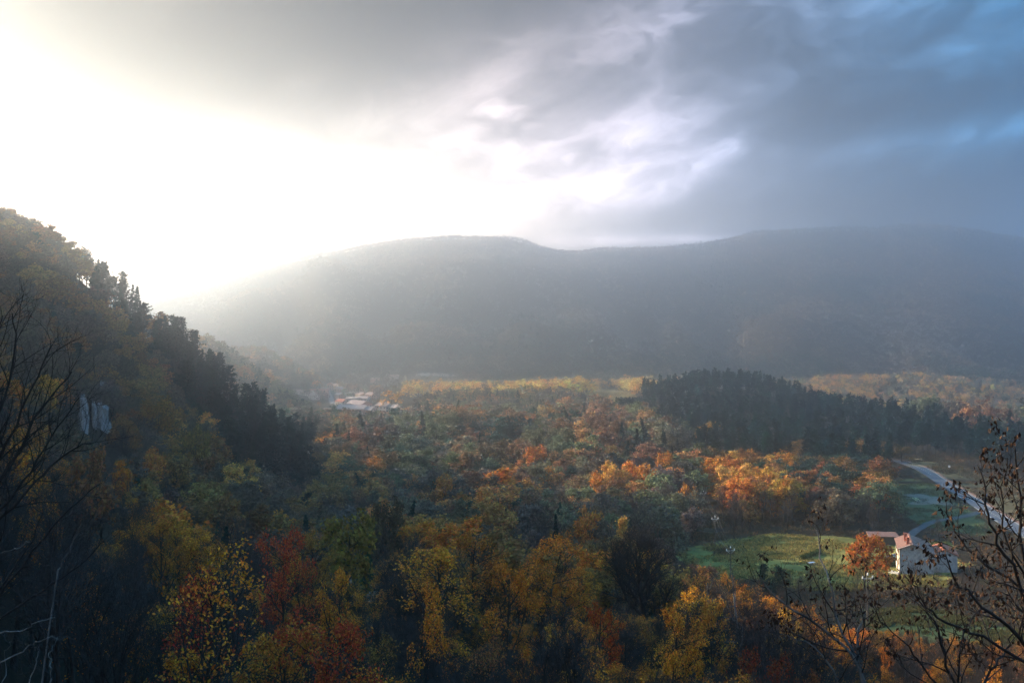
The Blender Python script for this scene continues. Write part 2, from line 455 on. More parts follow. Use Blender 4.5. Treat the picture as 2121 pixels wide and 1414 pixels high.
M['pale_bark'] = surface('pale bark', [(.36, (.03, .028, .026)), (.52, (.11, .105, .10)), (.72, (.20, .195, .185))], 1.6, .9, stretch=(1, 1, .6))
M['dark_bark'] = surface('dark bark', [(.3, (.008, .007, .007)), (.7, (.030, .025, .022))], 6, .9)
M['deadleaf'] = surface('dead leaves', [(.3, (.018, .010, .007)), (.7, (.060, .028, .014))], 12, .9)

# ground: leaf litter under the woods
m, nt, out = newmat('leaf litter')
p = nt.nodes.new('ShaderNodeBsdfPrincipled'); nt.links.new(p.outputs[0], out.inputs[0])
ps = position(nt)
f1 = noise(nt, ps, .02, 5, .6); f2 = noise(nt, ps, .6, 6, .7)
link(nt, ramp(nt, f1 * .5 + f2 * .5, [(.32, (.008, .008, .006)), (.48, (.020, .016, .011)), (.6, (.042, .028, .016)), (.72, (.036, .032, .017))], 'LINEAR'), p.inputs['Base Color'])
p.inputs['Roughness'].default_value = 1.0; p.inputs['Specular IOR Level'].default_value = .05
bp = nt.nodes.new('ShaderNodeBump'); bp.inputs['Strength'].default_value = .6; bp.inputs['Distance'].default_value = .4
link(nt, f2, bp.inputs['Height']); nt.links.new(bp.outputs[0], p.inputs['Normal'])
M['litter'] = m
gr = put('ground', mesh_np('ground', np.stack([GX.ravel(), GY.ravel(), GZ.ravel()], -1), [quads], True), None, [M['litter']])
tag(gr, 'wooded valley and hills, brown leaf litter under the trees', None, None, 'structure')

# ------------------------------------------------------------------ tree making
def unit(v): return v / (np.linalg.norm(v, axis=-1, keepdims=True) + 1e-9)
def path(rng, o, d, L, k, up=0.0, wig=.12):
    """n polylines of k points from origins o, directions d, lengths L"""
    n = len(o); P = np.zeros((n, k, 3)); P[:, 0] = o; d = unit(d)
    w = rng.normal(0, wig, (n, 3))
    for i in range(1, k):
        w = w * .6 + rng.normal(0, wig, (n, 3))
        d = unit(d + w + np.array([0, 0, up]) / (k - 1))
        P[:, i] = P[:, i-1] + d * (L / (k - 1))[:, None]
    return P
def sprout(rng, P, R, L, m, lo, hi, ang, ratio, k, up, wig, rr=.55, shape=None, min_r=.004):
    """m children on every polyline of P"""
    n, kp = P.shape[:2]
    t = lo + (hi - lo) * ((np.arange(m)[None] + rng.uniform(0, 1, (n, m))) / m)
    f = t * (kp - 1); i = np.minimum(f.astype(int), kp - 2); fr = (f - i)[..., None]
    a = np.take_along_axis(P, np.repeat(i[..., None], 3, -1), 1); b = np.take_along_axis(P, np.repeat(i[..., None] + 1, 3, -1), 1)
    o = (a + (b - a) * fr).reshape(-1, 3); tan = unit(b - a).reshape(-1, 3)
    ra = np.take_along_axis(R, i, 1); rb = np.take_along_axis(R, i + 1, 1)
    r0 = (ra + (rb - ra) * fr[..., 0]).reshape(-1)
    # spread the children round the parent
    e = unit(np.cross(tan, np.array([.31, .17, .93]) + rng.normal(0, .05, (len(tan), 3)))); g = np.cross(tan, e)
    ph = (np.arange(m) * 2.4)[None] + rng.uniform(0, 6.28, (n, 1)) + rng.normal(0, .4, (n, m)); ph = ph.reshape(-1, 1)
    an = rng.normal(ang, ang * .2, (len(tan), 1))
    d = tan * np.cos(an) + (e * np.cos(ph) + g * np.sin(ph)) * np.sin(an)
    tt = ((t - lo) / (hi - lo)).reshape(-1)
    Lc = np.repeat(L, m) * ratio * (shape(tt) if shape else (1.1 - .55 * tt)) * rng.uniform(.75, 1.2, len(tt))
    C = path(rng, o, d, Lc, k, up, wig)
    rc = np.maximum(r0 * rr, min_r)
    Rc = rc[:, None] * np.linspace(1, .3, k)[None]
    return C, np.maximum(Rc, min_r * .6), Lc
def tubes(P, R, sides):
    n, k = P.shape[:2]
    T = unit(np.gradient(P, axis=1))
    ref = np.where(np.abs(T[:, :1, 2:]) > .8, np.array([1., 0, 0]), np.array([0, 0, 1.]))
    u = unit(np.cross(T, ref)); w = np.cross(T, u)
    a = np.arange(sides) * 2 * math.pi / sides
    V = P[:, :, None] + (u[:, :, None] * np.cos(a)[None, None, :, None] + w[:, :, None] * np.sin(a)[None, None, :, None]) * R[:, :, None, None]
    ix = np.arange(n * k * sides).reshape(n, k, sides); nx = np.roll(ix, -1, 2)
    Q = np.stack([ix[:, :-1], nx[:, :-1], nx[:, 1:], ix[:, 1:]], -1).reshape(-1, 4)
    return V.reshape(-1, 3), Q
def merge(parts):
    V, Q, b = [], [], 0
    for v, q in parts:
        V.append(v); Q.append(q + b); b += len(v)
    return np.concatenate(V), np.concatenate(Q)
def leaves(rng, C, size, asp=.62, up=.35, nrm=None):
    """one rhombic leaf (or spray of leaves) at every point of C"""
    n = len(C); s = size * rng.uniform(.6, 1.3, (n, 1))
    a = unit(rng.normal(0, 1, (n, 3)) + np.array([0, 0, -.2]))
    nn = rng.normal(0, 1, (n, 3)) + np.array([0, 0, up * 2])
    if nrm is not None: nn = nn * .55 + nrm
    b = unit(np.cross(a, unit(nn))); fold = unit(np.cross(b, a)) * s * .12
    V = np.stack([C - a * s * .5, C + b * s * asp * .5 + fold, C + a * s * .5, C - b * s * asp * .5 + fold], 1).reshape(-1, 3)
    return V, np.arange(n * 4).reshape(n, 4)
def along(rng, P, m, lo=.2, jit=.1):
    n, k = P.shape[:2]
    t = rng.uniform(lo, 1.0, (n, m)) * (k - 1); i = np.minimum(t.astype(int), k - 2); f = (t - i)[..., None]
    a = np.take_along_axis(P, np.repeat(i[..., None], 3, -1), 1); b = np.take_along_axis(P, np.repeat(i[..., None] + 1, 3, -1), 1)
    return (a + (b - a) * f).reshape(-1, 3) + rng.normal(0, jit, (n * m, 3))
def skel(rng, H, trunk_r, first=.22, limbs=11, sub=8, tw=0, twt=0, ang=.95, up=.55, spread=.42, fork=True, wig=.10, sub_up=.3, k=6, tmin=.012):
    """trunk, limbs, branches, twigs of a broadleaved tree"""
    P0 = path(rng, np.zeros((1, 3)), np.array([[rng.normal(0, .05), rng.normal(0, .05), 1.]]), np.array([H * .86]), 9, .25, .022)
    R0 = trunk_r * np.linspace(1.15, .22, 9)[None]; R0[0, 0] *= 1.35
    lv = [(P0, R0, 8)]
    P1, R1, L1 = sprout(rng, P0, R0, np.array([H]), limbs, first, .98, ang, spread, k, up, wig, .62, lambda t: 1.05 - .62 * t)
    lv.append((P1, R1, 5))
    P2, R2, L2 = sprout(rng, P1, R1, L1, sub, .25, 1.0, .75, .48, 5, sub_up, wig * 1.2, .6)
    lv.append((P2, R2, 4))
    if tw:
        P3, R3, L3 = sprout(rng, P2, R2, L2, tw, .2, 1.0, .7, .55, 4, sub_up * .8, wig * 1.3, .6, None, tmin * 1.2)
        lv.append((P3, R3, 3))
    if twt:
        P4, R4, L4 = sprout(rng, P3, R3, L3, twt, .2, 1.0, .6, .62, 3, sub_up * .6, wig * 1.3, .7, None, tmin)
        lv.append((P4, R4, 3))
    return lv
PROTO = {}
def proto(kind, trunk, crown, tm, cm, H, W, rng):
    v, q = trunk
    tme = mesh_np(kind + ' trunk', v, [q], True); tme.materials.append(tm)
    v2, q2 = crown
    cme = mesh_np(kind + ' crown', v2, [q2], False, None, {'rnd': rng.uniform(0, 1, len(q2))}); cme.materials.append(cm)
    PROTO.setdefault(kind, []).append(dict(trunk=tme, crown=cme, tv=trunk, cv=crown, H=H, W=W))
def radius(v): return float(np.percentile(np.hypot(v[:, 0], v[:, 1]), 92))
# near leafy trees (leaf by leaf), near thinly leaved trees, near bare trees
for k in range(4):
    rng = np.random.default_rng(10 + k); H = 13
    lv = skel(rng, H, .20, .2 + .04 * k, 13, 8, 5, 0, 1.0, .45, .40)
    tw = lv[3][0]
    c = np.concatenate([along(rng, tw, 13, .25, .18), along(rng, lv[2][0], 5, .6, .18)])
    keep = fbm(c[:, 0] * .55 + 9 * k, c[:, 2] * .55 + c[:, 1] * .4, 2, k) > (.42, .50, .46, .52)[k]
    proto('leafy_near', merge([tubes(*l) for l in lv]), leaves(rng, c[keep], .19), M['bark'], M['leaf'], H, radius(c), rng)
for k in range(3):
    rng = np.random.default_rng(30 + k); H = 13
    lv = skel(rng, H, .15, .28, 12, 8, 6, 0, .6, .75, .40)
    tw = lv[3][0]
    c = along(rng, tw, 4, .4, .18); c = c[fbm(c[:, 0] * .5 + 5 * k, c[:, 2] * .5, 2, k + 40) > .5]
    proto('sparse_near', merge([tubes(*l) for l in lv]), leaves(rng, c, .17), M['bark'], M['leaf'], H, radius(tw.reshape(-1, 3)), rng)
def bare(kind, seed, H, r, **kw):
    rng = np.random.default_rng(seed)
    lv = skel(rng, H, r, **kw)
    proto(kind, merge([tubes(*l) for l in lv[:2]]), merge([tubes(*l) for l in lv[2:]]), M['bark'] if kind != 'bare_big' else M['dark_bark'], M['twig'] if kind != 'bare_big' else M['dark_bark'], H, radius(lv[2][0].reshape(-1, 3)), rng)
for k in range(4):
    bare('bare_near', 50 + k, 13, .14, first=.25, limbs=13, sub=8, tw=6, twt=4, ang=.5, up=.9, spread=.40, wig=.09, sub_up=.6)
bare('bare_big', 61, 15, .42, first=.14, limbs=15, sub=11, tw=8, twt=4, ang=.72, up=.75, spread=.56, wig=.10, sub_up=.5, k=7, tmin=.022)
for k in range(3):
    bare('bare_mid', 70 + k, 12, .13, first=.2, limbs=13, sub=8, tw=6, ang=.5, up=.8, spread=.42, wig=.09, sub_up=.6)
# broadleaved trees further off: sprays of leaves at the branch ends
def broad(kind, seed, H, limbs, sub, per, size, flat=.6, sg=.55, **kw):
    rng = np.random.default_rng(seed)
    lv = skel(rng, H, .24, limbs=limbs, sub=sub, **kw)
    tips = np.concatenate([lv[2][0][:, -1], lv[2][0][:, -2], lv[1][0][:, -1]]) if per > 8 else lv[2][0][:, -1]
    c = (tips[:, None] + rng.normal(0, 1, (len(tips), per, 3)) * np.array([sg, sg, sg * flat])).reshape(-1, 3)
    ctr = np.array([0, 0, H * .55]); nrm = unit((c - ctr) + np.array([0, 0, 1.0]))
    keep = rng.uniform(0, 1, len(c)) < .92
    proto(kind, merge([tubes(l[0], l[1], max(3, l[2] - 2)) for l in lv[:3]]), leaves(rng, c[keep], size, .8, .2, nrm[keep]), M['bark'], M['leaf'], H, radius(c), rng)
for k in range(6):
    broad('broad_mid', 100 + k, 13, 12 + k % 3, 8, 11, .62, .55, .50, first=.14 + .05 * (k % 3), ang=(1.0, .85, 1.15)[k % 3], up=.4, spread=(.50, .42, .55)[k % 3])
for k in range(3):
    broad('narrow_mid', 120 + k, 15, 16, 7, 10, .55, .8, .42, first=.16, ang=.6, up=.55, spread=.25)
for k in range(6):
    broad('broad_far', 140 + k, 13, 9, 6, 6, 1.15, .6, .55, first=.18, ang=1.05, up=.4, spread=.52)
# conifers
def conifer(kind, seed, H, first, step, nb, maxl, per, size, rise, droop, top, rag=.25, tr=.2):
    rng = np.random.default_rng(seed)
    P0 = path(rng, np.zeros((1, 3)), np.array([[rng.normal(0, .03), rng.normal(0, .03), 1.]]), np.array([H]), 9, .05, .02)
    R0 = tr * np.linspace(1.1, .08, 9)[None]
    zs = np.arange(first * H, H * .985, step)
    t = np.repeat((zs - first * H) / (H * (1 - first)), nb) + rng.normal(0, .012, len(zs) * nb); t = np.clip(t, 0, 1)
    n = len(t); ph = rng.uniform(0, 6.28, n)
    L = maxl * top(t) * rng.uniform(1 - rag, 1 + rag, n)
    z = first * H + t * H * (1 - first)
    tx = np.interp(z, P0[0, :, 2], P0[0, :, 0]); ty = np.interp(z, P0[0, :, 2], P0[0, :, 1])
    d = np.stack([np.cos(ph), np.sin(ph), np.full(n, rise) + .35 * t], -1)
    B = path(rng, np.stack([tx, ty, z], -1), d, L, 4, droop, .08)
    RB = (.035 + .02 * (1 - t))[:, None] * np.linspace(1, .3, 4)[None]
    wts = np.clip((L / maxl), .25, 1)
    c = along(rng, B, per, .28, 0.0) + rng.normal(0, 1, (n * per, 3)) * np.repeat(np.stack([.24 * wts, .24 * wts, .12 * wts], -1) * maxl * .5, per, 0)
    tipz = P0[0, -1] + rng.normal(0, 1, (12, 3)) * np.array([.12, .12, .35])
    c = np.concatenate([c, tipz])
    proto(kind, merge([tubes(P0, R0, 6), tubes(B, RB, 3)]), leaves(rng, c, size, .7, .5), M['bark'], M['needle'], H, radius(c), rng)
pine_top = lambda t: np.where(t < .25, .55 + 1.8 * t, 1.0) * np.sqrt(np.clip(1.04 - t, 0, 1))
fir_top = lambda t: np.clip(1.02 - t, .03, 1)
for k in range(4):
    conifer('pine_mid', 200 + k, 17, (.34, .42, .26, .38)[k], .75, 6, 3.3, 15, .62, .15, .35, pine_top, .38)
for k in range(3):
    conifer('fir_mid', 220 + k, 17, .07, .62, 7, 3.2, 12, .55, -.08, -.10, fir_top, .2)
for k in range(4):
    conifer('pine_far', 240 + k, 17, (.34, .42, .26, .38)[k], 1.25, 5, 3.3, 6, 1.15, .15, .35, pine_top, .38)
for k in range(3):
    conifer('fir_far', 260 + k, 17, .07, 1.1, 6, 3.1, 5, 1.0, -.08, -.10, fir_top, .2)
bare('bare_far', 280, 12, .13, first=.2, limbs=12, sub=8, tw=3, ang=.5, up=.8, spread=.42, wig=.09, sub_up=.6)
print('prototypes', round(time.time() - T0, 1), {k: (len(v), len(v[0]['cv'][1]), round(v[0]['W'], 1)) for k, v in PROTO.items()})
# ------------------------------------------------------------------ clearings (traced on the photograph, laid on the ground)
def gpoly(pts): return [ground(*p) for p in pts]
MEADOW = gpoly([(1395, 1140), (1500, 1118), (1600, 1106), (1700, 1108), (1800, 1122), (1850, 1128), (1960, 1120), (1990, 1160), (1960, 1215), (1850, 1215), (1760, 1225), (1660, 1222), (1560, 1200), (1440, 1190)])
FIELD = gpoly([(1815, 1003), (1880, 990), (1935, 1003), (1990, 1045), (2060, 1092), (2040, 1110), (1900, 1085), (1835, 1040)])
VERGE = gpoly([(1880, 950), (1960, 955), (2040, 985), (2130, 1010), (2190, 1090), (2190, 1160), (2121, 1120), (2040, 1060), (1960, 1010), (1890, 968)])
LOWER = gpoly([(1800, 1265), (1900, 1258), (2000, 1280), (2121, 1310), (2180, 1370), (2121, 1400), (1990, 1370), (1880, 1330), (1800, 1300)])
WIRES = gpoly([(1425, 1090), (1470, 1000), (1500, 1090), (1520, 1150), (1480, 1150)])
KNOLL = gpoly([(1212, 817), (1235, 808), (1270, 805), (1300, 812), (1318, 822), (1285, 832), (1240, 832)])
PALE = gpoly([(862, 772), (905, 768), (938, 772), (950, 780), (905, 784), (866, 781)])
VILLAGE = gpoly([(598, 806), (640, 796), (690, 783), (790, 776), (840, 785), (842, 845), (800, 852), (720, 855), (650, 845), (605, 822)])
YARD = gpoly([(735, 1212), (790, 1205), (800, 1225), (770, 1250), (735, 1250)])
CLEAR = [MEADOW, FIELD, VERGE, LOWER, WIRES, KNOLL, PALE]
def inside(poly, x, y):
    r = np.zeros(np.shape(x), bool); n = len(poly)
    for i in range(n):
        a, b = poly[i], poly[(i + 1) % n]
        c = ((a[1] > y) != (b[1] > y)) & (x < (b[0] - a[0]) * (y - a[1]) / (b[1] - a[1] + 1e-12) + a[0])
        r ^= c
    return r
ROAD = [ground(*p) for p in ((1425, 979), (1462, 969), (1540, 960), (1640, 955), (1760, 952), (1840, 954), (1885, 961), (1930, 985), (1975, 1013), (2020, 1042), (2070, 1073), (2121, 1106))]
ROAD.append(ROAD[-1] + (ROAD[-1] - ROAD[-2]) * 1.2)
LANE = [ground(*p) for p in ((1868, 1128), (1885, 1110), (1905, 1095), (1928, 1083), (1960, 1076), (2005, 1068), (2040, 1057))]
BEND = [ground(*p) for p in ((705, 1262), (738, 1250), (762, 1238), (777, 1226), (770, 1216), (748, 1209), (720, 1206), (690, 1206))]
STREET = [ground(*p) for p in ((690, 838), (686, 828), (682, 818), (679, 808), (684, 799), (694, 792))]
def near_line(line, x, y, w):
    r = np.zeros(np.shape(x), bool)
    for a, b in zip(line[:-1], line[1:]):
        ux, uy = b[0] - a[0], b[1] - a[1]; l2 = ux * ux + uy * uy + 1e-9
        t = np.clip(((x - a[0]) * ux + (y - a[1]) * uy) / l2, 0, 1)
        r |= np.hypot(x - a[0] - t * ux, y - a[1] - t * uy) < w
    return r
def drape(name, poly, mat, lift, step, label):
    """a sheet of ground laid over the terrain inside a traced outline"""
    xs = [p[0] for p in poly]; ys = [p[1] for p in poly]
    gx = np.arange(min(xs), max(xs) + step, step); gy = np.arange(min(ys), max(ys) + step, step)
    X, Y = np.meshgrid(gx, gy)
    jx = X + (vnoise(X * .7, Y * .7, 4) - .5) * step * .0
    Z = height(X, Y)
    ins = inside(poly, (X[:-1, :-1] + X[1:, 1:]) / 2 + (vnoise(X[:-1, :-1] / 6, Y[:-1, :-1] / 6, 2) - .5) * 7, (Y[:-1, :-1] + Y[1:, 1:]) / 2 + (vnoise(X[:-1, :-1] / 6, Y[:-1, :-1] / 6, 8) - .5) * 9)
    ix = np.arange(X.size).reshape(X.shape)
    q = np.stack([ix[:-1, :-1], ix[:-1, 1:], ix[1:, 1:], ix[1:, :-1]], -1)[ins]
    o = put(name, mesh_np(name, np.stack([jx.ravel(), Y.ravel(), Z.ravel() + lift], -1), [q], True), None, [mat])
    return tag(o, label, None, None, 'structure')
def strip(name, line, w, mat, lift, label, off=0.0, n=8, dash=None):
    """a road or a painted line along a polyline (smoothed)"""
    P = np.array([[p[0], p[1]] for p in line])
    t = np.arange(len(P)); tt = np.linspace(0, len(P) - 1, (len(P) - 1) * n + 1)
    def cr(a):
        r = np.empty(len(tt))
        for k, x in enumerate(tt):
            i = min(int(x), len(a) - 2); f = x - i
            p0, p1, p2, p3 = a[max(i-1, 0)], a[i], a[i+1], a[min(i+2, len(a)-1)]
            r[k] = .5 * (2*p1 + (p2-p0)*f + (2*p0-5*p1+4*p2-p3)*f*f + (3*p1-p0-3*p2+p3)*f**3)
        return r
    C = np.stack([cr(P[:, 0]), cr(P[:, 1])], -1)
    T = unit(np.gradient(C, axis=0)); N = np.stack([-T[:, 1], T[:, 0]], -1)
    C = C + N * off
    h0 = height(C[:, 0], C[:, 1]); 
    for _ in range(6): h0[1:-1] = (h0[:-2] + h0[1:-1] * 2 + h0[2:]) / 4
    k = 3; V = []
    for j in range(k):
        p = C + N * (w * (j / (k - 1) - .5)); V.append(np.stack([p[:, 0], p[:, 1], h0 + lift], -1))
    V = np.stack(V, 1); ix = np.arange(V.shape[0] * k).reshape(-1, k)
    q = np.stack([ix[:-1, :-1], ix[:-1, 1:], ix[1:, 1:], ix[1:, :-1]], -1)[:, :, ::-1]
    if dash: q = q[np.arange(len(q)) % 2 == 0]
    o = put(name, mesh_np(name, V.reshape(-1, 3), [q.reshape(-1, 4)], True), None, [mat])
    return tag(o, label, None, None, 'structure')

# ------------------------------------------------------------------ where the trees stand
RG = np.random.default_rng(7)
def grid(d0, d1, s):
    """jittered grid of spacing s between two depths, inside the frame plus a margin"""
    y0, y1 = d0 * S, d1 * S
    gx = np.arange(-.66 * y1 - 20, .66 * y1 + 20, s); gy = np.arange(y0, y1, s)
    X, Y = np.meshgrid(gx, gy); X[1::2] += s / 2
    X = X + RG.uniform(-.42, .42, X.shape) * s; Y = Y + RG.uniform(-.42, .42, Y.shape) * s
    k = np.abs(X) < (.64 if d1 < 700 else .56) * Y + 16
    return X[k], Y[k]
def inpx(poly, px, py): return inside(poly, px, py)
PINE_TOE = [(165, 545), (215, 560), (300, 650), (420, 730), (560, 800), (645, 880), (650, 985), (560, 985), (470, 930), (420, 860), (380, 800), (320, 712), (230, 620), (170, 590)]
PINE_HILL = [(1262, 842), (1300, 818), (1345, 785), (1480, 770), (1640, 800), (1760, 830), (2121, 895), (2220, 925), (2220, 985), (2000, 975), (1900, 965), (1620, 940), (1500, 940), (1440, 915), (1400, 880), (1340, 855)]
BAND = [(1455, 940), (1500, 935), (1620, 905), (1760, 895), (1890, 925), (1890, 965), (1800, 1000), (1770, 1035), (1650, 1035), (1540, 1050), (1470, 1040)]
THICKET = [(1480, 1015), (1600, 1020), (1780, 1010), (1850, 1030), (1860, 1075), (1700, 1095), (1540, 1080), (1490, 1075)]
TREES = []
GOLD, YEL, ORG, RUST, OLIVE, BROWN, RED, GREY, PINE, FIR, DGREEN = (
    (.52, .28, .065), (.62, .225, .028), (.46, .19, .036), (.24, .105, .045), (.22, .125, .042), (.115, .086, .062), (.44, .085, .03), (.14, .135, .125),
    (.007, .028, .027), (.008, .033, .029), (.034, .066, .054))
def pick(rng, *opts):
    w = np.array([o[0] for o in opts], float); return opts[rng.choice(len(opts), p=w / w.sum())][1:]
def tinted(rng, c, s=.18):
    c = np.array(c) * np.exp(rng.normal(0, s)) * np.exp(rng.normal(0, s * .35, 3)); return tuple(np.clip(c, .004, .6))
PAL0 = (ORG, RUST, OLIVE, BROWN, DGREEN)
def species(rng, px, py, d, nz):
    """(kind, tint, height, mesh family) for a tree whose top shows at px, py at depth d"""
    ORG, RUST, OLIVE, BROWN, DGREEN = PAL0
    if d < 112:
        k = pick(rng, (.80 + .4 * (px < 360), 'bare', GREY, 'bare_near'), (.26, 'sp', YEL, 'sparse_near'), (.08, 'sp', RUST, 'sparse_near'),
                 (.10 * (nz > .45) + .03, 'ma', YEL, 'leafy_near'), (.08 * (nz > .5) + .02, 'ma', (.34, .155, .035), 'leafy_near'), (.05, 'ma', ORG, 'leafy_near'), (.01, 'ma', RED, 'leafy_near'))
        kind = {'bare': 'bare_tree', 'sp': 'maple_tree', 'ma': 'maple_tree'}[k[0]]
        return kind, k[1], rng.uniform(10, 14.5), k[2]
    if d < 190 and px < 1420:
        k = pick(rng, (.55, 'bare_tree', GREY, 'bare_mid'), (.2, 'oak_tree', OLIVE, 'broad_mid'), (.07, 'oak_tree', YEL, 'broad_mid'), (.12, 'oak_tree', BROWN, 'broad_mid'), (.04, 'oak_tree', ORG, 'broad_mid'), (.03, 'fir_tree', FIR, 'fir_mid'))
        return k[0], k[1], rng.uniform(9, 14), k[2]
    if px < 690 and d < 430:
        if inpx(PINE_TOE, px, py) and d > 225:
            return ('pine_tree', PINE, rng.uniform(13, 20), 'pine_mid') if rng.uniform() < .55 else ('fir_tree', FIR, rng.uniform(14, 20), 'fir_mid')
        k = pick(rng, (.52, 'oak_tree', BROWN, 'broad_mid'), (.14 * (py < 850) + .02, 'oak_tree', RUST, 'broad_mid'), (.24, 'oak_tree', OLIVE, 'broad_mid'), (.04 * (py > 800), 'oak_tree', GOLD, 'broad_mid'), (.08 + .22 * (py > 900), 'bare_tree', GREY, 'bare_mid'), (.05, 'pine_tree', PINE, 'pine_mid'))
        return k[0], k[1], rng.uniform(9, 14), k[2]
    if d > 330 and inpx(PINE_HILL, px, py) and d < 760:
        return 'pine_tree', tinted(rng, PINE, .3), 12.5 + 8.5 * rng.beta(2.2, 2.0), 'pine_mid' if d < 520 else 'pine_far'
    if d < 620 and 180 < d and inpx(THICKET, px, py):
        k = pick(rng, (.8, 'bare_tree', GREY, 'bare_mid'), (.12, 'oak_tree', BROWN, 'broad_mid'), (.08, 'oak_tree', OLIVE, 'narrow_mid'))
        return k[0], k[1], rng.uniform(10, 14), k[2]
    if d < 480 and inpx(BAND, px, py):
        k = pick(rng, (.40 * (px < 1640) + .1, 'oak_tree', ORG, 'broad_mid'), (.25, 'oak_tree', OLIVE, 'broad_mid'), (.2 * (px < 1640), 'oak_tree', GOLD, 'broad_mid'), (.15, 'oak_tree', RUST, 'broad_mid'), (.25 * (px > 1600), 'oak_tree', DGREEN, 'broad_mid'))
        return k[0], k[1], rng.uniform(11, 15), k[2]
    if d < 330:
        ORG, RUST, OLIVE, BROWN, DGREEN = (.42, .20, .06), (.20, .11, .06), (.13, .135, .075), (.12, .10, .08), (.034, .070, .058)
        k = pick(rng, (.42, 'bare_tree', GREY, 'bare_mid'), (.18, 'oak_tree', OLIVE, 'broad_mid'), (.10, 'oak_tree', RUST, 'broad_mid'), (.10, 'oak_tree', ORG, 'broad_mid'), (.12, 'oak_tree', BROWN, 'broad_mid'), (.05, 'oak_tree', DGREEN, 'narrow_mid'), (.05, 'fir_tree', FIR, 'fir_mid'))
        return k[0], k[1], rng.uniform(10, 17), k[2]
    near = '_mid' if d < 520 else '_far'
    ORG, RUST, OLIVE, BROWN, DGREEN = (.38, .20, .075), (.20, .11, .06), (.13, .135, .075), (.12, .10, .08), (.034, .070, .058)
    if d < 580:
        k = pick(rng, (.07 + .20 * (nz > .57), 'oak_tree', ORG, 'broad'), (.22 + .2 * (nz > .5), 'oak_tree', RUST, 'broad'), (.26 + .2 * (nz < .45), 'oak_tree', OLIVE, 'broad'), (.30, 'oak_tree', BROWN, 'broad'), (.17, 'oak_tree', DGREEN, 'broad'), (.12 + .35 * (nz < .40), 'fir_tree', FIR, 'fir'), (.06, 'bare_tree', GREY, 'bare'))
        return k[0], k[1], (10 + 13 * rng.beta(1.6, 2.0)) * (1.1 if k[0] == 'fir_tree' else 1), k[2] + near
    if d < 740:
        k = pick(rng, (.3, 'oak_tree', OLIVE, 'broad_far'), (.25, 'oak_tree', BROWN, 'broad_far'), (.12, 'oak_tree', ORG, 'broad_far'), (.2 + .5 * (nz > .56), 'fir_tree', FIR, 'fir_far'), (.08 + .3 * (px < 700), 'pine_tree', PINE, 'pine_far'))
        return k[0], k[1], rng.uniform(11, 17), k[2]
    if px > 1560:
        k = pick(rng, (.26 + .35 * (nz > .55), 'oak_tree', (.56, .30, .11), 'broad_far'), (.2, 'oak_tree', (.60, .34, .09), 'broad_far'), (.32, 'oak_tree', (.20, .18, .14), 'broad_far'), (.2, 'oak_tree', (.15, .18, .12), 'broad_far'), (.12 + .6 * (nz < .40), 'pine_tree', PINE, 'pine_far'))
        return k[0], k[1], rng.uniform(8, 12), k[2]
    if px > 840:
        k = pick(rng, (.55, 'oak_tree', (.66, .38, .10), 'broad_far'), (.22, 'oak_tree', (.58, .27, .06), 'broad_far'), (.10, 'oak_tree', OLIVE, 'broad_far'), (.12, 'oak_tree', BROWN, 'broad_far'), (.05, 'fir_tree', FIR, 'fir_far'))
        return k[0], k[1], rng.uniform(12, 19), k[2]
    k = pick(rng, (.3, 'oak_tree', BROWN, 'broad_far'), (.2, 'oak_tree', RUST, 'broad_far'), (.25, 'oak_tree', OLIVE, 'broad_far'), (.15, 'oak_tree', ORG, 'broad_far'), (.22, 'fir_tree', FIR, 'fir_far'))
    return k[0], k[1], rng.uniform(9, 14), k[2]
def add_tree(x, y, z, kind, tint, h, fam, rng, name=None, wide=1.0, var=None):
    pr = PROTO[fam]; v = int(rng.integers(len(pr))) if var is None else var
    TREES.append(dict(x=float(x), y=float(y), z=float(z), kind=kind, tint=tint, h=float(h), fam=fam, v=v, sc=float(h) / pr[v]['H'], wide=wide, rz=float(rng.uniform(0, 6.28)), w=pr[v]['W'] * float(h) / pr[v]['H'] * wide, name=name))
def tinted(rng, c, s=.18):
    c = np.array(c) * np.exp(rng.normal(0, s)) * np.exp(rng.normal(0, s * .35, 3)); return tuple(np.clip(c, .004, .6))
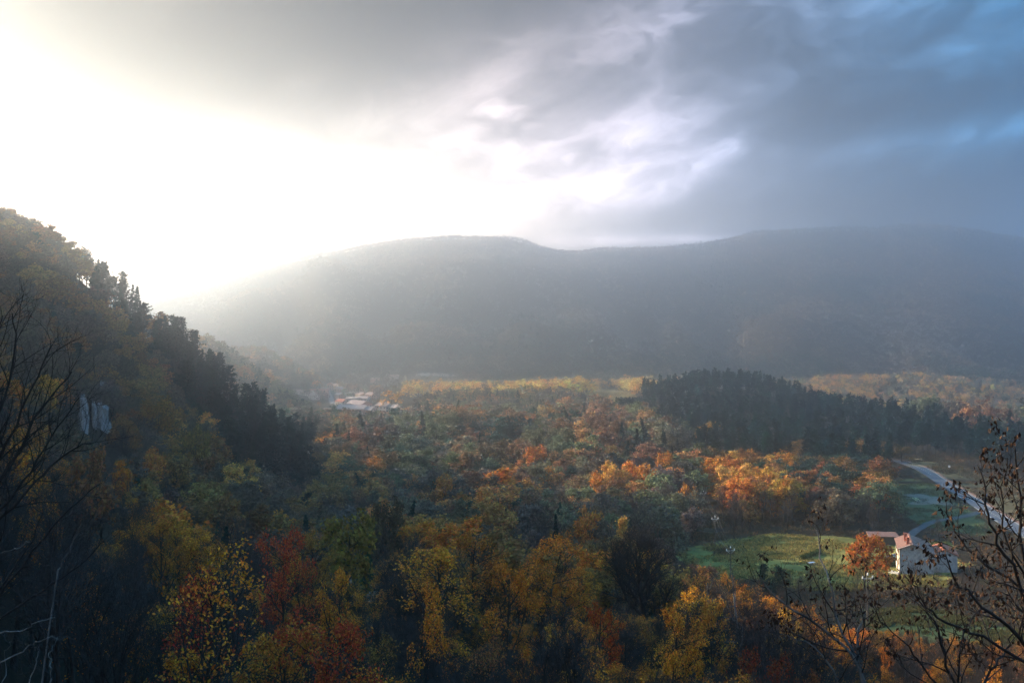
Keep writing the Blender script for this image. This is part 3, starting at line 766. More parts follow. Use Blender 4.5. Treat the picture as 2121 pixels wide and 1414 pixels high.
# trees picked out one by one on the photograph: top px, top py, depth, kind, tint, family, crown width in px, note
HERO = [
 (478, 1168, 45, 'maple_tree', RED, 'leafy_near', 290, 'deep red crown, the largest red tree on the near slope'),
 (585, 1275, 41, 'maple_tree', ORG, 'leafy_near', 230, 'orange and gold tree with a dark forked trunk'),
 (375, 1320, 41, 'maple_tree', YEL, 'leafy_near', 200, 'golden tree'),
 (585, 1085, 76, 'maple_tree', RED, 'leafy_near', 85, 'small crimson tree'),
 (715, 1012, 118, 'oak_tree', (.20, .145, .03), 'broad_mid', 130, 'broad olive-yellow tree'),
 (650, 1030, 100, 'maple_tree', (.30, .15, .035), 'leafy_near', 110, 'olive tree'),
 (700, 1150, 70, 'maple_tree', YEL, 'leafy_near', 90, 'golden tree'),
 (640, 1130, 80, 'maple_tree', YEL, 'sparse_near', 110, 'thin yellow tree'),
 (905, 1078, 84, 'maple_tree', YEL, 'leafy_near', 210, 'large golden tree'),
 (860, 1200, 62, 'maple_tree', YEL, 'leafy_near', 150, 'golden tree'),
 (1045, 1150, 80, 'maple_tree', (.56, .20, .028), 'leafy_near', 140, 'rounded yellow tree'),
 (985, 1075, 100, 'maple_tree', (.46, .175, .03), 'leafy_near', 130, 'yellow-olive tree'),
 (1130, 1098, 100, 'maple_tree', (.50, .18, .028), 'leafy_near', 170, 'broad yellow-olive tree'),
 (1332, 1082, 114, 'bare_tree', GREY, 'bare_big', 165, 'great fan-shaped leafless tree'),
 (1245, 1222, 63, 'maple_tree', (.40, .085, .022), 'leafy_near', 110, 'flame-orange tree'),
 (1205, 1290, 55, 'maple_tree', ORG, 'leafy_near', 110, 'orange tree'),
 (1405, 1228, 60, 'maple_tree', YEL, 'leafy_near', 130, 'golden tree'),
 (1395, 1330, 52, 'maple_tree', YEL, 'leafy_near', 130, 'golden tree'),
 (1480, 1230, 64, 'maple_tree', ORG, 'leafy_near', 100, 'orange tree'),
 (1570, 1325, 46, 'maple_tree', (.20, .05, .02), 'leafy_near', 110, 'red-orange tree'),  # crown tint darkened to stand for shade on this tree
 (1690, 1385, 44, 'maple_tree', (.22, .075, .03), 'leafy_near', 90, 'orange tree'),  # darker tint in place of shade falling on the crown
 (2090, 1372, 46, 'maple_tree', ORG, 'leafy_near', 110, 'orange tree'),
 (800, 1290, 50, 'maple_tree', OLIVE, 'sparse_near', 120, 'thin olive tree'),
 (1000, 1300, 50, 'maple_tree', RUST, 'sparse_near', 120, 'thin rust tree'),
 (330, 1050, 88, 'maple_tree', ORG, 'leafy_near', 90, 'orange tree'),
 (190, 935, 112, 'oak_tree', RUST, 'broad_mid', 90, 'rust tree'),
 (85, 878, 135, 'oak_tree', ORG, 'broad_mid', 60, 'small orange tree'),
 (330, 820, 215, 'oak_tree', (.24, .12, .03), 'broad_mid', 90, 'ochre tree'),
 (400, 870, 210, 'oak_tree', (.20, .13, .03), 'broad_mid', 70, 'ochre tree'),
 (798, 962, 150, 'oak_tree', (.085, .055, .032), 'broad_mid', 75, 'dark brown tree'),
 (1151, 1055, 132, 'fir_tree', FIR, 'fir_mid', 32, 'small dark fir'),
 (758, 1140, 131, 'fir_tree', (.018, .055, .03), 'fir_mid', 62, 'dark fir behind the road bend'),
 (1790, 1103, 168, 'oak_tree', (.36, .12, .026), 'broad_mid', 105, 'broad orange tree'),
 (1612, 1170, 150, 'pine_tree', PINE, 'pine_mid', 34, 'small dark pine'),
 (1588, 1168, 146, 'pine_tree', PINE, 'pine_mid', 32, 'small dark pine'),
 (1484, 948, 318, 'oak_tree', (.50, .19, .03), 'broad_mid', 75, 'bright orange tree'),
 (1535, 946, 330, 'oak_tree', ORG, 'broad_mid', 75, 'orange tree'),
 (1590, 950, 335, 'oak_tree', ORG, 'broad_mid', 70, 'orange tree'),
 (1540, 970, 305, 'oak_tree', GOLD, 'broad_mid', 60, 'ochre tree'),
 (1575, 962, 312, 'oak_tree', ORG, 'narrow_mid', 34, 'orange tree'),
 (1640, 985, 295, 'oak_tree', GOLD, 'narrow_mid', 34, 'ochre tree'),
 (1670, 985, 300, 'oak_tree', ORG, 'broad_mid', 42, 'orange tree'),
 (1712, 985, 298, 'oak_tree', (.40, .17, .03), 'broad_mid', 75, 'wide orange tree'),
 (1820, 996, 300, 'oak_tree', (.30, .09, .03), 'broad_mid', 48, 'rust tree'),
 (1600, 945, 340, 'oak_tree', DGREEN, 'broad_mid', 70, 'dark green tree'),
 (1660, 912, 385, 'oak_tree', OLIVE, 'broad_mid', 70, 'olive tree'), (1715, 916, 390, 'oak_tree', DGREEN, 'broad_mid', 70, 'olive tree'),
 (1770, 912, 392, 'oak_tree', OLIVE, 'broad_mid', 70, 'olive tree'), (1830, 914, 390, 'oak_tree', (.16, .10, .035), 'broad_mid', 60, 'olive tree'), (1868, 922, 385, 'oak_tree', (.16, .10, .035), 'broad_mid', 50, 'olive tree'),
 (1600, 885, 430, 'oak_tree', GREY, 'broad_mid', 40, 'grey-brown tree'),
 (1468, 873, 460, 'oak_tree', (.36, .20, .04), 'broad_mid', 80, 'golden-topped tree'),
 (1916, 930, 388, 'fir_tree', (.05, .06, .03), 'fir_mid', 28, 'small olive conifer'),
 (1030, 950, 262, 'oak_tree', (.46, .16, .028), 'broad_mid', 110, 'wide orange tree'),
 (925, 978, 240, 'oak_tree', ORG, 'broad_mid', 60, 'orange tree'),
 (1000, 1018, 205, 'oak_tree', (.50, .18, .03), 'broad_mid', 32, 'small orange tree'),
 (1108, 895, 345, 'oak_tree', (.38, .13, .03), 'broad_mid', 52, 'orange tree'),
 (1278, 950, 275, 'oak_tree', GOLD, 'broad_mid', 60, 'ochre tree'),
 (1315, 945, 285, 'oak_tree', (.50, .17, .028), 'broad_mid', 60, 'bright orange tree'),
 (1340, 965, 275, 'oak_tree', ORG, 'broad_mid', 55, 'orange tree'),
 (1262, 925, 300, 'oak_tree', GOLD, 'narrow_mid', 30, 'ochre tree'),
 (1375, 935, 320, 'oak_tree', ORG, 'broad_mid', 32, 'orange tree'),
 (1425, 1008, 250, 'oak_tree', ORG, 'broad_mid', 44, 'orange tree'),
 (1290, 1055, 160, 'oak_tree', GOLD, 'narrow_mid', 40, 'golden tree'),
 (1225, 1050, 185, 'oak_tree', ORG, 'broad_mid', 34, 'orange tree'),
 (1240, 980, 262, 'oak_tree', ORG, 'broad_mid', 30, 'orange tree'),
 (808, 792, 640, 'oak_tree', GOLD, 'broad_far', 48, 'golden tree'),
]
rng = np.random.default_rng(99)
for px, pt, d, kind, tint, fam, wpx, note in HERO:
    y = d * S; x = (px - CX) / F * y; z = gz(x, y); top = -(pt - HZ) / F * y
    h = min(max(top - z, 4.0), 18.0 if d > 60 else 30.0)
    v = int(rng.integers(len(PROTO[fam]))) if fam != 'bare_big' else 0
    wide = (wpx / 2 / F * y) / (PROTO[fam][v]['W'] * h / PROTO[fam][v]['H'])
    add_tree(x, y, z, kind, tinted(rng, tint, .06), h, fam, rng, note, float(np.clip(wide, .6, 1.9)), v)
HN = [(px, pt, d, wpx / 2) for px, pt, d, k_, t_, f_, wpx, n_ in HERO if d < 125]
hx = np.array([t['x'] for t in TREES]); hy = np.array([t['y'] for t in TREES]); hw = np.array([t['w'] for t in TREES])
CRAG = ground(195, 885)[1]
for d0, d1, s in ((37, 112, 4.4), (112, 330, 7.6), (330, 620, 10.8), (620, 1120, 9.6)):
    X, Y = grid(d0, d1, s)
    Z = height(X, Y)
    NZ = fbm(X / 45., Y / 60., 3, 77)
    ok = np.ones(len(X), bool)
    for c in CLEAR: ok &= ~inside(c, X, Y)
    ok &= ~inside(YARD, X, Y)
    inv_ = inside(VILLAGE, X, Y)
    ok &= ~(inv_ & (RG.uniform(0, 1, len(X)) < .86))
    ok &= ~near_line(ROAD, X, Y, 8) & ~near_line(LANE, X, Y, 5) & ~near_line(BEND, X, Y, 4.5) & ~near_line(STREET, X, Y, 10)
    ok &= ~((np.abs(X - 108) < 14) & (np.abs(Y - 265) < 16))
    for i in np.nonzero(ok)[0]:
        d = Y[i] / S
        px, py0 = proj(X[i], Y[i], Z[i] + 11)
        if (np.hypot(hx - X[i], hy - Y[i]) < hw * .55 + 1.2).any(): continue
        kind, tint, h, fam = species(RG, px, py0, d, NZ[i])
        if (px > 1500 and 112 < d < 215) or (px > 1375 and 138 < d < 230):                      # open slope below the farmhouse: low scrub only
            kind, tint, h, fam = ('bare_tree', GREY, RG.uniform(4, 8), 'bare_mid')
            if d > 175 or RG.uniform() < .3: continue
        if px > 1830 and 190 < d < 350:
            if RG.uniform() < .72: continue
            kind, tint, h, fam = ('bare_tree', GREY, RG.uniform(4, 8), 'bare_mid')
        if 600 < px < 900 and 400 < d < 830:                 # the village shows over these
            if inv_[i]: h = RG.uniform(3, 5.5)
            else: h = min(h, -(np.interp(px, [600, 630, 660, 800, 850, 900], [815, 828, 846, 852, 838, 805]) - HZ) / F * Y[i] - Z[i])
            if h < 3: continue
        if 1190 < px < 1335 and 560 < d < 800:
            h = min(h, -(823 - HZ) / F * Y[i] - Z[i])
            if h < 3: continue
        if 850 < px < 960 and 780 < d:
            h = min(h, -(786 - HZ) / F * Y[i] - Z[i])
            if h < 3: continue
        if px > 1700 and d < 112:
            h *= .62
        # keep the sight lines open where the photograph looks over the near trees
        lim = np.interp(px, [0, 300, 560, 700, 740, 790, 860, 1200, 1330, 1420, 1500, 1700, 2121], [700, 1000, 1010, 1030, 1075, 1075, 1060, 1080, 1100, 1130, 1175, 1290, 1330])
        if d < 125 and d >= 37:
            hm = -(lim - HZ) / F * Y[i] - Z[i]
            if 730 < px < 800 and 80 > d: hm = -(1255 - HZ) / F * Y[i] - Z[i]
            for hp_, ht_, hd_, hr_ in HN:
                if hd_ > d and abs(px - hp_) < hr_ + 25:
                    low_ = ht_ + min(190, (1414 - ht_) * .75)
                    hm = min(hm, -(low_ - HZ) / F * Y[i] - Z[i])
            h = min(h, hm)
            if h < 3.0: continue
        if 730 < px < 802 and 80 <= d < 122: continue
        if px < 700 and d > 200 and kind in ('pine_tree', 'fir_tree') and RG.uniform() < .25: continue
        if 148 < px < 242 and CRAG - 90 < Y[i] < CRAG + 4:
            pt_, pb_ = HZ - F * (Z[i] + h) / Y[i], HZ - F * Z[i] / Y[i]
            if pt_ < 885 and pb_ > 796: continue
        add_tree(X[i], Y[i], Z[i], kind, tinted(RG, tint), h, fam, RG, None, RG.uniform(.9, 1.2) * (1.15 if d > 215 and kind == 'oak_tree' else 1.22 if px < 700 and kind in ('pine_tree', 'fir_tree') else 1.0))
print('trees', len(TREES), round(time.time() - T0, 1))

# ------------------------------------------------------------------ which of them the photograph's viewpoint sees
BW, BH = 1061, 707
cols = np.arange(0, BW, 4); dd = np.geomspace(10, 2200, 400)
HX = (cols[:, None] * 2 - CX) / F * dd[None]; HY = np.repeat(dd[None], len(cols), 0)
HPY = HZ - F * height(HX, HY) / HY
HMIN = np.minimum.accumulate(HPY, 1) / 2.0
TB = np.ones((BH, BW), np.float32)
COV = {'leafy_near': .7, 'sparse_near': .35, 'bare_near': .35, 'bare_big': .5, 'bare_mid': .5, 'bare_far': .5}
for t in sorted(TREES, key=lambda t: t['y']):
    px, pt = proj(t['x'], t['y'], t['z'] + t['h']); _, pb = proj(t['x'], t['y'], t['z'] + t['h'] * .18)
    px, pt, pb = px / 2, pt / 2, pb / 2; r = max(t['w'] * F / t['y'] / 2, .6)
    t['px'], t['pt'], t['r'] = px * 2, pt * 2, r * 2
    x0, x1, y0, y1 = int(max(px - r, 0)), int(min(px + r + 1, BW)), int(max(pt, 0)), int(min(pb + 1, BH))
    t['vis'] = 0.0
    if x1 <= x0 or y1 <= y0: continue
    xx, yy = np.meshgrid(np.arange(x0, x1), np.arange(y0, y1))
    el = ((xx - px) / r) ** 2 + ((yy - (pt + pb) / 2) / ((pb - pt) / 2 + .5)) ** 2 < 1
    di = min(np.searchsorted(dd, t['y'] * .97), 399)
    hm = np.interp(xx[0], cols, HMIN[:, max(di - 1, 0)])
    el &= yy < hm[None]
    cov = COV.get(t['fam'], .85)
    sub = TB[y0:y1, x0:x1]
    t['vis'] = float((sub * el).sum() * cov)
    sub[el] *= (1 - cov)
by = {}
for t in TREES:
    if (t['name'] and t['vis'] > 6) or t['vis'] > 22: by.setdefault(t['kind'], []).append(t)
ONE = []
for k, v in by.items():
    v.sort(key=lambda t: -(t['vis'] + 1e6 * bool(t['name']))); ONE += v[:285]
ids = {id(t) for t in ONE}
REST = [t for t in TREES if id(t) not in ids and (t['vis'] > 1.0 or t['y'] < 300 or (abs(t['x']) > .52 * t['y'] and t['y'] < 830))]
print({k: (len(v), min(q['vis'] for q in v[:285])) for k, v in by.items()}, 'single', len(ONE), 'mass', len(REST))
# ------------------------------------------------------------------ single trees: an empty with trunk and crown
ONES = 'zero one two three four five six seven eight nine ten eleven twelve thirteen fourteen fifteen sixteen seventeen eighteen nineteen'.split()
TENS = ['', '', 'twenty', 'thirty', 'forty', 'fifty', 'sixty', 'seventy', 'eighty', 'ninety']
def word(n):
    n = int(max(0, min(99, n)))
    return ONES[n] if n < 20 else TENS[n // 10] + ('-' + ONES[n % 10] if n % 10 else '')
def colour(t):
    if t['kind'] == 'bare_tree': return 'leafless grey'
    if t['kind'] in ('pine_tree', 'fir_tree'): return 'dark green'
    r, g, b = t['tint']
    if r > g * 3.4: return 'crimson' if b / r > .05 and r < .36 and r > g * 5 else 'rust-red'
    if g > r * .95: return 'dull green'
    if r < .17: return 'olive' if g > r * .72 else 'brown'
    if g > r * .52: return 'golden yellow'
    return 'orange' if r > .28 else 'rust-brown'
NOUN = {'oak_tree': 'oak', 'maple_tree': 'maple', 'bare_tree': 'tree', 'pine_tree': 'pine', 'fir_tree': 'fir'}
GRP = {'oak_tree': 'autumn oaks of the valley and hillsides', 'maple_tree': 'autumn maples on the near slope', 'bare_tree': 'leafless trees on the slopes', 'pine_tree': 'dark pines on the ridges', 'fir_tree': 'dark firs among the oaks'}
used = {}
for t in sorted(ONE, key=lambda t: t['y']):
    mx_, my_ = t['px'], t['pt'] + min(t['r'] * .7, 40)
    ax, ay = word(round(mx_ / 21.21)), word(round(my_ / 14.14))
    size = 'small' if t['r'] < 12 else 'wide' if t['r'] > 42 else ''
    d_ = t['y'] / S
    zone = 'near-slope' if d_ < 125 else 'hillside' if mx_ < 690 and d_ < 430 else 'ridge' if t['kind'] == 'pine_tree' and mx_ > 1250 else 'valley'
    head = ' '.join(w for w in (size, colour(t), zone, NOUN[t['kind']]) if w)
    if t['name']:
        n = t['name']
        lab = n if len(n.split()) > 7 else n + f', {ax} percent across and {ay} percent down the photo'
    else:
        lab = f'{head} topping out {ax} percent across and {ay} percent down the photo'
    k = used.get(lab, 0); used[lab] = k + 1
    if k: lab = lab.replace(' topping out', (', second behind,', ', third behind,', ', fourth behind,', ', fifth behind,')[min(k - 1, 3)]).replace(' percent down', ' down')
    pr = PROTO[t['fam']][t['v']]
    o = empty(t['kind'], (t['x'], t['y'], t['z'] - .15), t['rz'])
    o.scale = (t['sc'] * t['wide'], t['sc'] * t['wide'], t['sc'])
    tag(o, lab, NOUN[t['kind']] if t['kind'] != 'bare_tree' else 'leafless tree', GRP[t['kind']])
    a = put('trunk', pr['trunk'], o); b = put('crown', pr['crown'], o)
    b.color = t['tint'] + (1,)
# ------------------------------------------------------------------ the woods behind them, each one mass
def forest(name, trees, label, lite=False):
    Vs, Qs, mi, tint, rnd, b = [], [], [], [], [], 0
    rg = np.random.default_rng(len(trees) + 3)
    for t in trees:
        fam = t['fam']; v = t['v']
        if t['y'] > 480 or t['vis'] < 6:
            fam = fam.replace('narrow_mid', 'broad_far').replace('_mid', '_far')
            v = v % len(PROTO[fam])
        pr = PROTO[fam][v]
        ca, sa = math.cos(t['rz']), math.sin(t['rz']); s = t['h'] / pr['H']; w = s * t['wide']
        for key, mat in (('tv', 0), ('cv', 1 if t['kind'] not in ('pine_tree', 'fir_tree') else 2)):
            V, Q = pr[key]
            if key == 'tv' and t['y'] > 700: V, Q = V[:54 if fam != 'pine_far' else 54], Q[:40]
            X = np.empty((len(V), 3), np.float32)
            X[:, 0] = (V[:, 0] * ca - V[:, 1] * sa) * w + t['x']; X[:, 1] = (V[:, 0] * sa + V[:, 1] * ca) * w + t['y']; X[:, 2] = V[:, 2] * s + t['z'] - .15
            Vs.append(X); Qs.append(Q + b); b += len(X)
            mm = mat if t['kind'] != 'bare_tree' or mat == 0 else 3
            mi.append(np.full(len(Q), mm, np.int32)); tint.append(np.repeat(np.array([t['tint']], np.float32), len(Q), 0)); rnd.append(rg.uniform(0, 1, len(Q)).astype(np.float32))
    if not Vs: return
    me = mesh_np(name, np.concatenate(Vs), [np.concatenate(Qs)], False, np.concatenate(mi), {'tint': np.concatenate(tint), 'rnd': np.concatenate(rnd)})
    o = put(name, me, None, [M['bark'], M['leaf_s'], M['needle_s'], M['twig']])
    tag(o, label, None, None, 'stuff')
    print(name, len(trees), 'trees', len(me.polygons), 'faces')
forest('pine_wood', [t for t in REST if t['kind'] in ('pine_tree', 'fir_tree')], 'dense dark pine wood filling the low ridges behind the single pines')
forest('bare_wood', [t for t in REST if t['kind'] == 'bare_tree'], 'grey leafless woodland between the coloured trees')
forest('autumn_wood', [t for t in REST if t['kind'] in ('oak_tree', 'maple_tree')], 'mixed orange, olive and brown woodland covering the valley floor')

# the wood on the far slopes: one mass of crowns
def far_wood(name, n, d0, d1, size, seed, label):
    rg = np.random.default_rng(seed)
    s_ = rg.uniform(-.545, .545, n); y = S * np.sqrt(rg.uniform(d0 ** 2, d1 ** 2, n)); x = s_ * y
    z = height(x, y)
    # leave out what faces away behind a crest
    dd2 = np.geomspace(600, 5000, 260); c2 = np.linspace(-.55, .55, 240)
    A = height(c2[:, None] * dd2[None], np.repeat(dd2[None], 240, 0)) / dd2[None]
    A = np.maximum.accumulate(A, 1)
    ci = np.clip(np.round((s_ + .55) / 1.1 * 239).astype(int), 0, 239); di = np.clip(np.searchsorted(dd2, y * .985) - 1, 0, 259)
    k = (z + 22) / y > A[ci, di]
    for c in (PALE,): k &= ~inside(c, x, y)
    x, y, z = x[k], y[k], z[k]; n = len(x)
    patch = fbm(x / 260., y / 330., 4, 31); patch2 = fbm(x / 90., y / 120., 3, 55)
    con = (patch2 > .60) | ((fbm(x / 500., y / 500., 2, 91) > .62) & (rg.uniform(0, 1, n) < .7))
    pal = np.array([(.10, .085, .07), (.14, .095, .065), (.17, .125, .09), (.10, .10, .075), (.13, .12, .115)])
    pi_ = np.clip(((patch * 2.2 - .55) * 5 + rg.normal(0, .9, n)).astype(int), 0, 4)
    tint = pal[pi_] * np.exp(rg.normal(0, .28, (n, 1)))
    tint[con] = np.array(PINE) * 1.5
    hh = np.where(con, 15, 11) * rg.uniform(.7, 1.25, n)
    per = 11
    rw = np.where(con, .26, .46) * hh
    u = unit(rg.normal(0, 1, (n, per, 3))); u[..., 2] = np.abs(u[..., 2]) * 1.2 - .15
    C = np.stack([x, y, z], -1)[:, None] + u * np.stack([rw, rw, hh * .5], -1)[:, None] * rg.uniform(.55, 1, (n, per, 1)) + np.stack([0 * x, 0 * x, hh * .5], -1)[:, None]
    V, Q = leaves(rg, C.reshape(-1, 3), 3.0 * size, .9, .2, u.reshape(-1, 3))
    me = mesh_np(name, V, [Q], False, np.repeat(np.where(con, 1, 0), per), {'tint': np.repeat(tint, per, 0), 'rnd': rg.uniform(0, 1, len(Q))})
    o = put(name, me, None, [M['leaf_s'], M['needle_s']])
    tag(o, label, None, None, 'stuff')
    print(name, n)
far_wood('valley_forest', 6000, 1100, 1290, .9, 5, 'hazy brown woodland on the valley floor at the foot of the mountain')
far_wood('mountain_forest', 52000, 1250, 3000, 1.0, 6, 'hazy autumn forest clothing the long mountain')
# ------------------------------------------------------------------ fields, roads
def grassmat(name, a, b, c, sc=.25):
    return surface(name, [(.30, a), (.5, b), (.68, c)], sc, 1.0, 7, .05, .3, True)
M['meadow'] = grassmat('meadow grass', (.06, .065, .022), (.16, .145, .038), (.27, .20, .055), .10)
M['field'] = grassmat('field grass', (.036, .050, .024), (.056, .076, .032), (.095, .095, .042), .10)
M['rough'] = grassmat('rough grass', (.050, .045, .025), (.085, .072, .035), (.13, .095, .05), .15)
M['dry'] = grassmat('dry grass', (.035, .026, .016), (.065, .045, .026), (.11, .075, .042), .2)
M['straw'] = grassmat('pale stubble', (.12, .10, .05), (.27, .22, .12), (.40, .33, .19), .06)
M['stubble'] = grassmat('stubble', (.24, .19, .15), (.34, .27, .21), (.40, .33, .26), .03)
M['asphalt'] = surface('asphalt', [(.35, (.06, .065, .075)), (.65, (.095, .10, .11))], .35, .75, 6, .3, 0, True)
M['concrete'] = surface('pale paving', [(.35, (.26, .25, .25)), (.65, (.38, .37, .37))], .8, .9, 6, .2, 0, True)
M['gravel'] = surface('red gravel', [(.35, (.17, .085, .055)), (.65, (.27, .15, .10))], .6, 1.0, 6, .1, 0, True)
M['paint'] = surface('road paint', [(.3, (.55, .54, .50)), (.7, (.75, .74, .70))], .8, .7, 5, .2, 0, True)
M['yellow'] = surface('yellow paint', [(.3, (.62, .52, .22)), (.7, (.80, .70, .34))], .8, .7, 5, .2, 0, True)
drape('meadow', MEADOW, M['meadow'], .06, 1.5, 'sunlit yellow-green meadow beside the stone farmhouse')
drape('field', FIELD, M['field'], .06, 1.5, 'mown green field beside the main road')
drape('roadside', VERGE, M['rough'], .05, 1.5, 'rough brown grass along the main road')
drape('lower_field', LOWER, grassmat('painted shade grass', (.022, .034, .015), (.034, .050, .02), (.05, .06, .028), .12), .06, 1.2, 'dull green clearing below the farmhouse')  # darker green stands in for shade over this clearing
drape('clearing', WIRES, M['dry'], .06, 1.5, 'brown grass clearing under the power line')
drape('hillock', KNOLL, M['straw'], .1, 4, 'pale grassy hillock in the valley wood')
drape('stubble_field', PALE, M['stubble'], .2, 10, 'pale hazy field beyond the village')
strip('road', ROAD, 6.4, M['asphalt'], .26, 'grey two-lane main road running past the field')
strip('road_shoulder', ROAD, 1.7, M['gravel'], .20, 'red-brown gravel shoulder of the main road', 4.1)
strip('road_marking', ROAD, .26, M['paint'], .31, 'white edge line of the main road', -2.95)
strip('road_marking', ROAD, .22, M['paint'], .31, 'white edge line of the main road', 2.95)
strip('road_marking', ROAD, .20, M['paint'], .31, 'white dashed centre line of the main road', 0, 24, True)
strip('lane', LANE, 2.8, surface('worn asphalt', [(.35, (.045, .05, .055)), (.65, (.075, .08, .085))], .35, .9, 6, .2, 0, True), .22, 'narrow grey lane from the road to the farmhouse')
strip('road_bend', BEND, 4.2, M['concrete'], .3, 'pale paved hairpin bend among the near trees')
strip('village_street', STREET, 6, surface('street paving', [(.3, (.17, .16, .15)), (.7, (.27, .25, .235))], .3, .95, 5, .1, 0, True), .4, 'pale village street')

# ------------------------------------------------------------------ finding places
def over(px, py, h):
    """where something h tall stands when its top shows at px, py"""
    sx, sz = (px - CX) / F, -(py - HZ) / F
    t = _ts[_ts > 25]
    g = height(sx * t, t) + h - sz * t
    up = (g[1:] > 0) & (g[:-1] <= 0)
    i = int(np.argmax(up)) + 1; f = g[i-1] / (g[i-1] - g[i] + 1e-9) if i else 0
    tt = t[i-1] + (t[i] - t[i-1]) * f if i else t[0]
    return Vector((sx * tt, tt, sz * tt - h))

# helipad with its yellow H
hp = gpoly([(1874, 1024), (1915, 1022), (1985, 1047), (1895, 1048)])
c0 = ground(1897, 1035)
pad = empty('helipad', c0)
tag(pad, 'grey-brown grass landing pad with a yellow H beside the main road', 'helipad')
o = drape('pad_surface', hp, surface('worn pad', [(.35, (.11, .095, .075)), (.65, (.19, .165, .13))], .5, 1.0, 6, .1, 0, True, (1, 6, 1)), .10, 1.2, None)
del o['kind']; o.parent = pad; o.matrix_parent_inverse = pad.matrix_world.inverted() if False else o.matrix_parent_inverse; o.location = -Vector(c0)
mb = MB()
A1, A2, B1, B2 = (ground(*p) for p in ((1888.5, 1031), (1899.5, 1037.5), (1895.5, 1031), (1906.5, 1037.5)))
def bar(a, b, w):
    d = Vector((b[0] - a[0], b[1] - a[1])).normalized() * (w / 2); nx2, ny2 = -d.y, d.x
    mb.poly([(p[0] + sx * nx2 - c0.x, p[1] + sx * ny2 - c0.y, gz(p[0] + sx * nx2, p[1] + sx * ny2) + .22 - c0.z) for p, sx in ((a, 1), (a, -1), (b, -1), (b, 1))])
bar(A1, A2, .55); bar(B1, B2, .55); bar((A1 + A2) / 2, (B1 + B2) / 2, .55)
mb.build('letter', M['yellow'], pad)

# ------------------------------------------------------------------ farmhouse
M['render_w'] = surface('cream render', [(.3, (.52, .46, .36)), (.7, (.68, .62, .50))], 1.2, .95, 6)
def tiles(name, a, b):
    """rows of curved roof tiles: noise colour broken by fine stripes down the slope"""
    m, nt, out = newmat(name)
    p = nt.nodes.new('ShaderNodeBsdfPrincipled'); nt.links.new(p.outputs[0], out.inputs[0])
    c = coords(nt); f = noise(nt, c, 1.6, 6, .65)
    w = nt.nodes.new('ShaderNodeTexWave'); w.wave_type = 'BANDS'; w.bands_direction = 'Y'; w.inputs['Scale'].default_value = .52; w.inputs['Distortion'].default_value = .4
    link(nt, c, w.inputs[0])
    st = NX(nt, w.outputs[1]); bp = nt.nodes.new('ShaderNodeBump'); bp.inputs['Strength'].default_value = 1.0; bp.inputs['Distance'].default_value = .15
    link(nt, st, bp.inputs['Height']); nt.links.new(bp.outputs[0], p.inputs['Normal'])
    col = ramp(nt, f, [(.3, a), (.7, b)], 'LINEAR')
    link(nt, mixc(nt, 1.0, col, comb(nt, st * .45 + .62, st * .45 + .62, st * .45 + .62), 'MULTIPLY'), p.inputs['Base Color'])
    p.inputs['Roughness'].default_value = .9; p.inputs['Specular IOR Level'].default_value = .15
    return m
M['tile'] = tiles('clay tiles', (.20, .10, .075), (.36, .20, .155))
M['tile_r'] = tiles('red clay tiles', (.34, .095, .055), (.50, .17, .10))
M['tile_p'] = tiles('faded tiles', (.36, .24, .19), (.50, .36, .30))
M['tile_v'] = tiles('pink tiles', (.36, .24, .19), (.52, .37, .31))
# rough stone wall
m, nt, out = newmat('stone wall'); p = nt.nodes.new('ShaderNodeBsdfPrincipled'); nt.links.new(p.outputs[0], out.inputs[0])
vo = nt.nodes.new('ShaderNodeTexVoronoi'); vo.inputs['Scale'].default_value = 2.6; link(nt, coords(nt), vo.inputs[0])
f = noise(nt, coords(nt), 1.3, 6, .7)
link(nt, ramp(nt, NX(nt, vo.outputs['Color']) * .4 + f * .6, [(.25, (.20, .205, .205)), (.55, (.33, .335, .335)), (.8, (.45, .45, .44))], 'LINEAR'), p.inputs['Base Color'])
p.inputs['Roughness'].default_value = .95
bp = nt.nodes.new('ShaderNodeBump'); bp.inputs['Strength'].default_value = .7; bp.inputs['Distance'].default_value = .1
nt.links.new(vo.outputs['Distance'], bp.inputs['Height']); nt.links.new(bp.outputs[0], p.inputs['Normal'])
M['stone'] = m
M['glass'] = surface('dark window', [(.3, (.012, .015, .02)), (.7, (.03, .035, .045))], 1, .15, 3, .5)
M['shutter'] = surface('brown shutters', [(.3, (.09, .04, .025)), (.7, (.16, .075, .05))], 3, .8)
M['wood'] = surface('weathered wood', [(.3, (.05, .04, .032)), (.7, (.12, .10, .085))], 3, .9, stretch=(1, 1, 6))
M['white'] = surface('white paint', [(.3, (.66, .66, .64)), (.7, (.80, .80, .79))], 2, .6)
M['metal'] = surface('grey metal', [(.3, (.25, .26, .27)), (.7, (.40, .41, .42))], 3, .45, 4, .6)
A = Vector(((1863 - CX) / F * 259.2, 259.2, 0)); A.z = -(1186 - HZ) / F * 259.2
far_ang = math.atan2(-.293, .956)              # local x runs along the gable, local y along the ridge
house = empty('farmhouse', A, far_ang)
tag(house, 'stone farmhouse with a red tiled roof and a sunlit cream side wall', 'house')
W, L, E, XR, SL = 8.3, 12.0, 6.3, 3.2, .40     # width, length, left eave height, ridge position, roof slope
ZR = E + XR * SL; ER = ZR - (W - XR) * SL
mb = MB()
g = [(0, 0, -1.5), (W, 0, -1.5), (W, 0, ER), (XR, 0, ZR), (0, 0, E)]
mb.poly(g, 0); mb.poly([(x, L, z) for x, y, z in g][::-1], 0)
mb.poly([(W, 0, -1.5), (W, L, -1.5), (W, L, ER), (W, 0, ER)], 0)
mb.poly([(0, 0, -1.5), (0, 0, E), (0, L, E), (0, L, -1.5)], 1)
mb.build('wall', [M['stone'], M['render_w']], house)
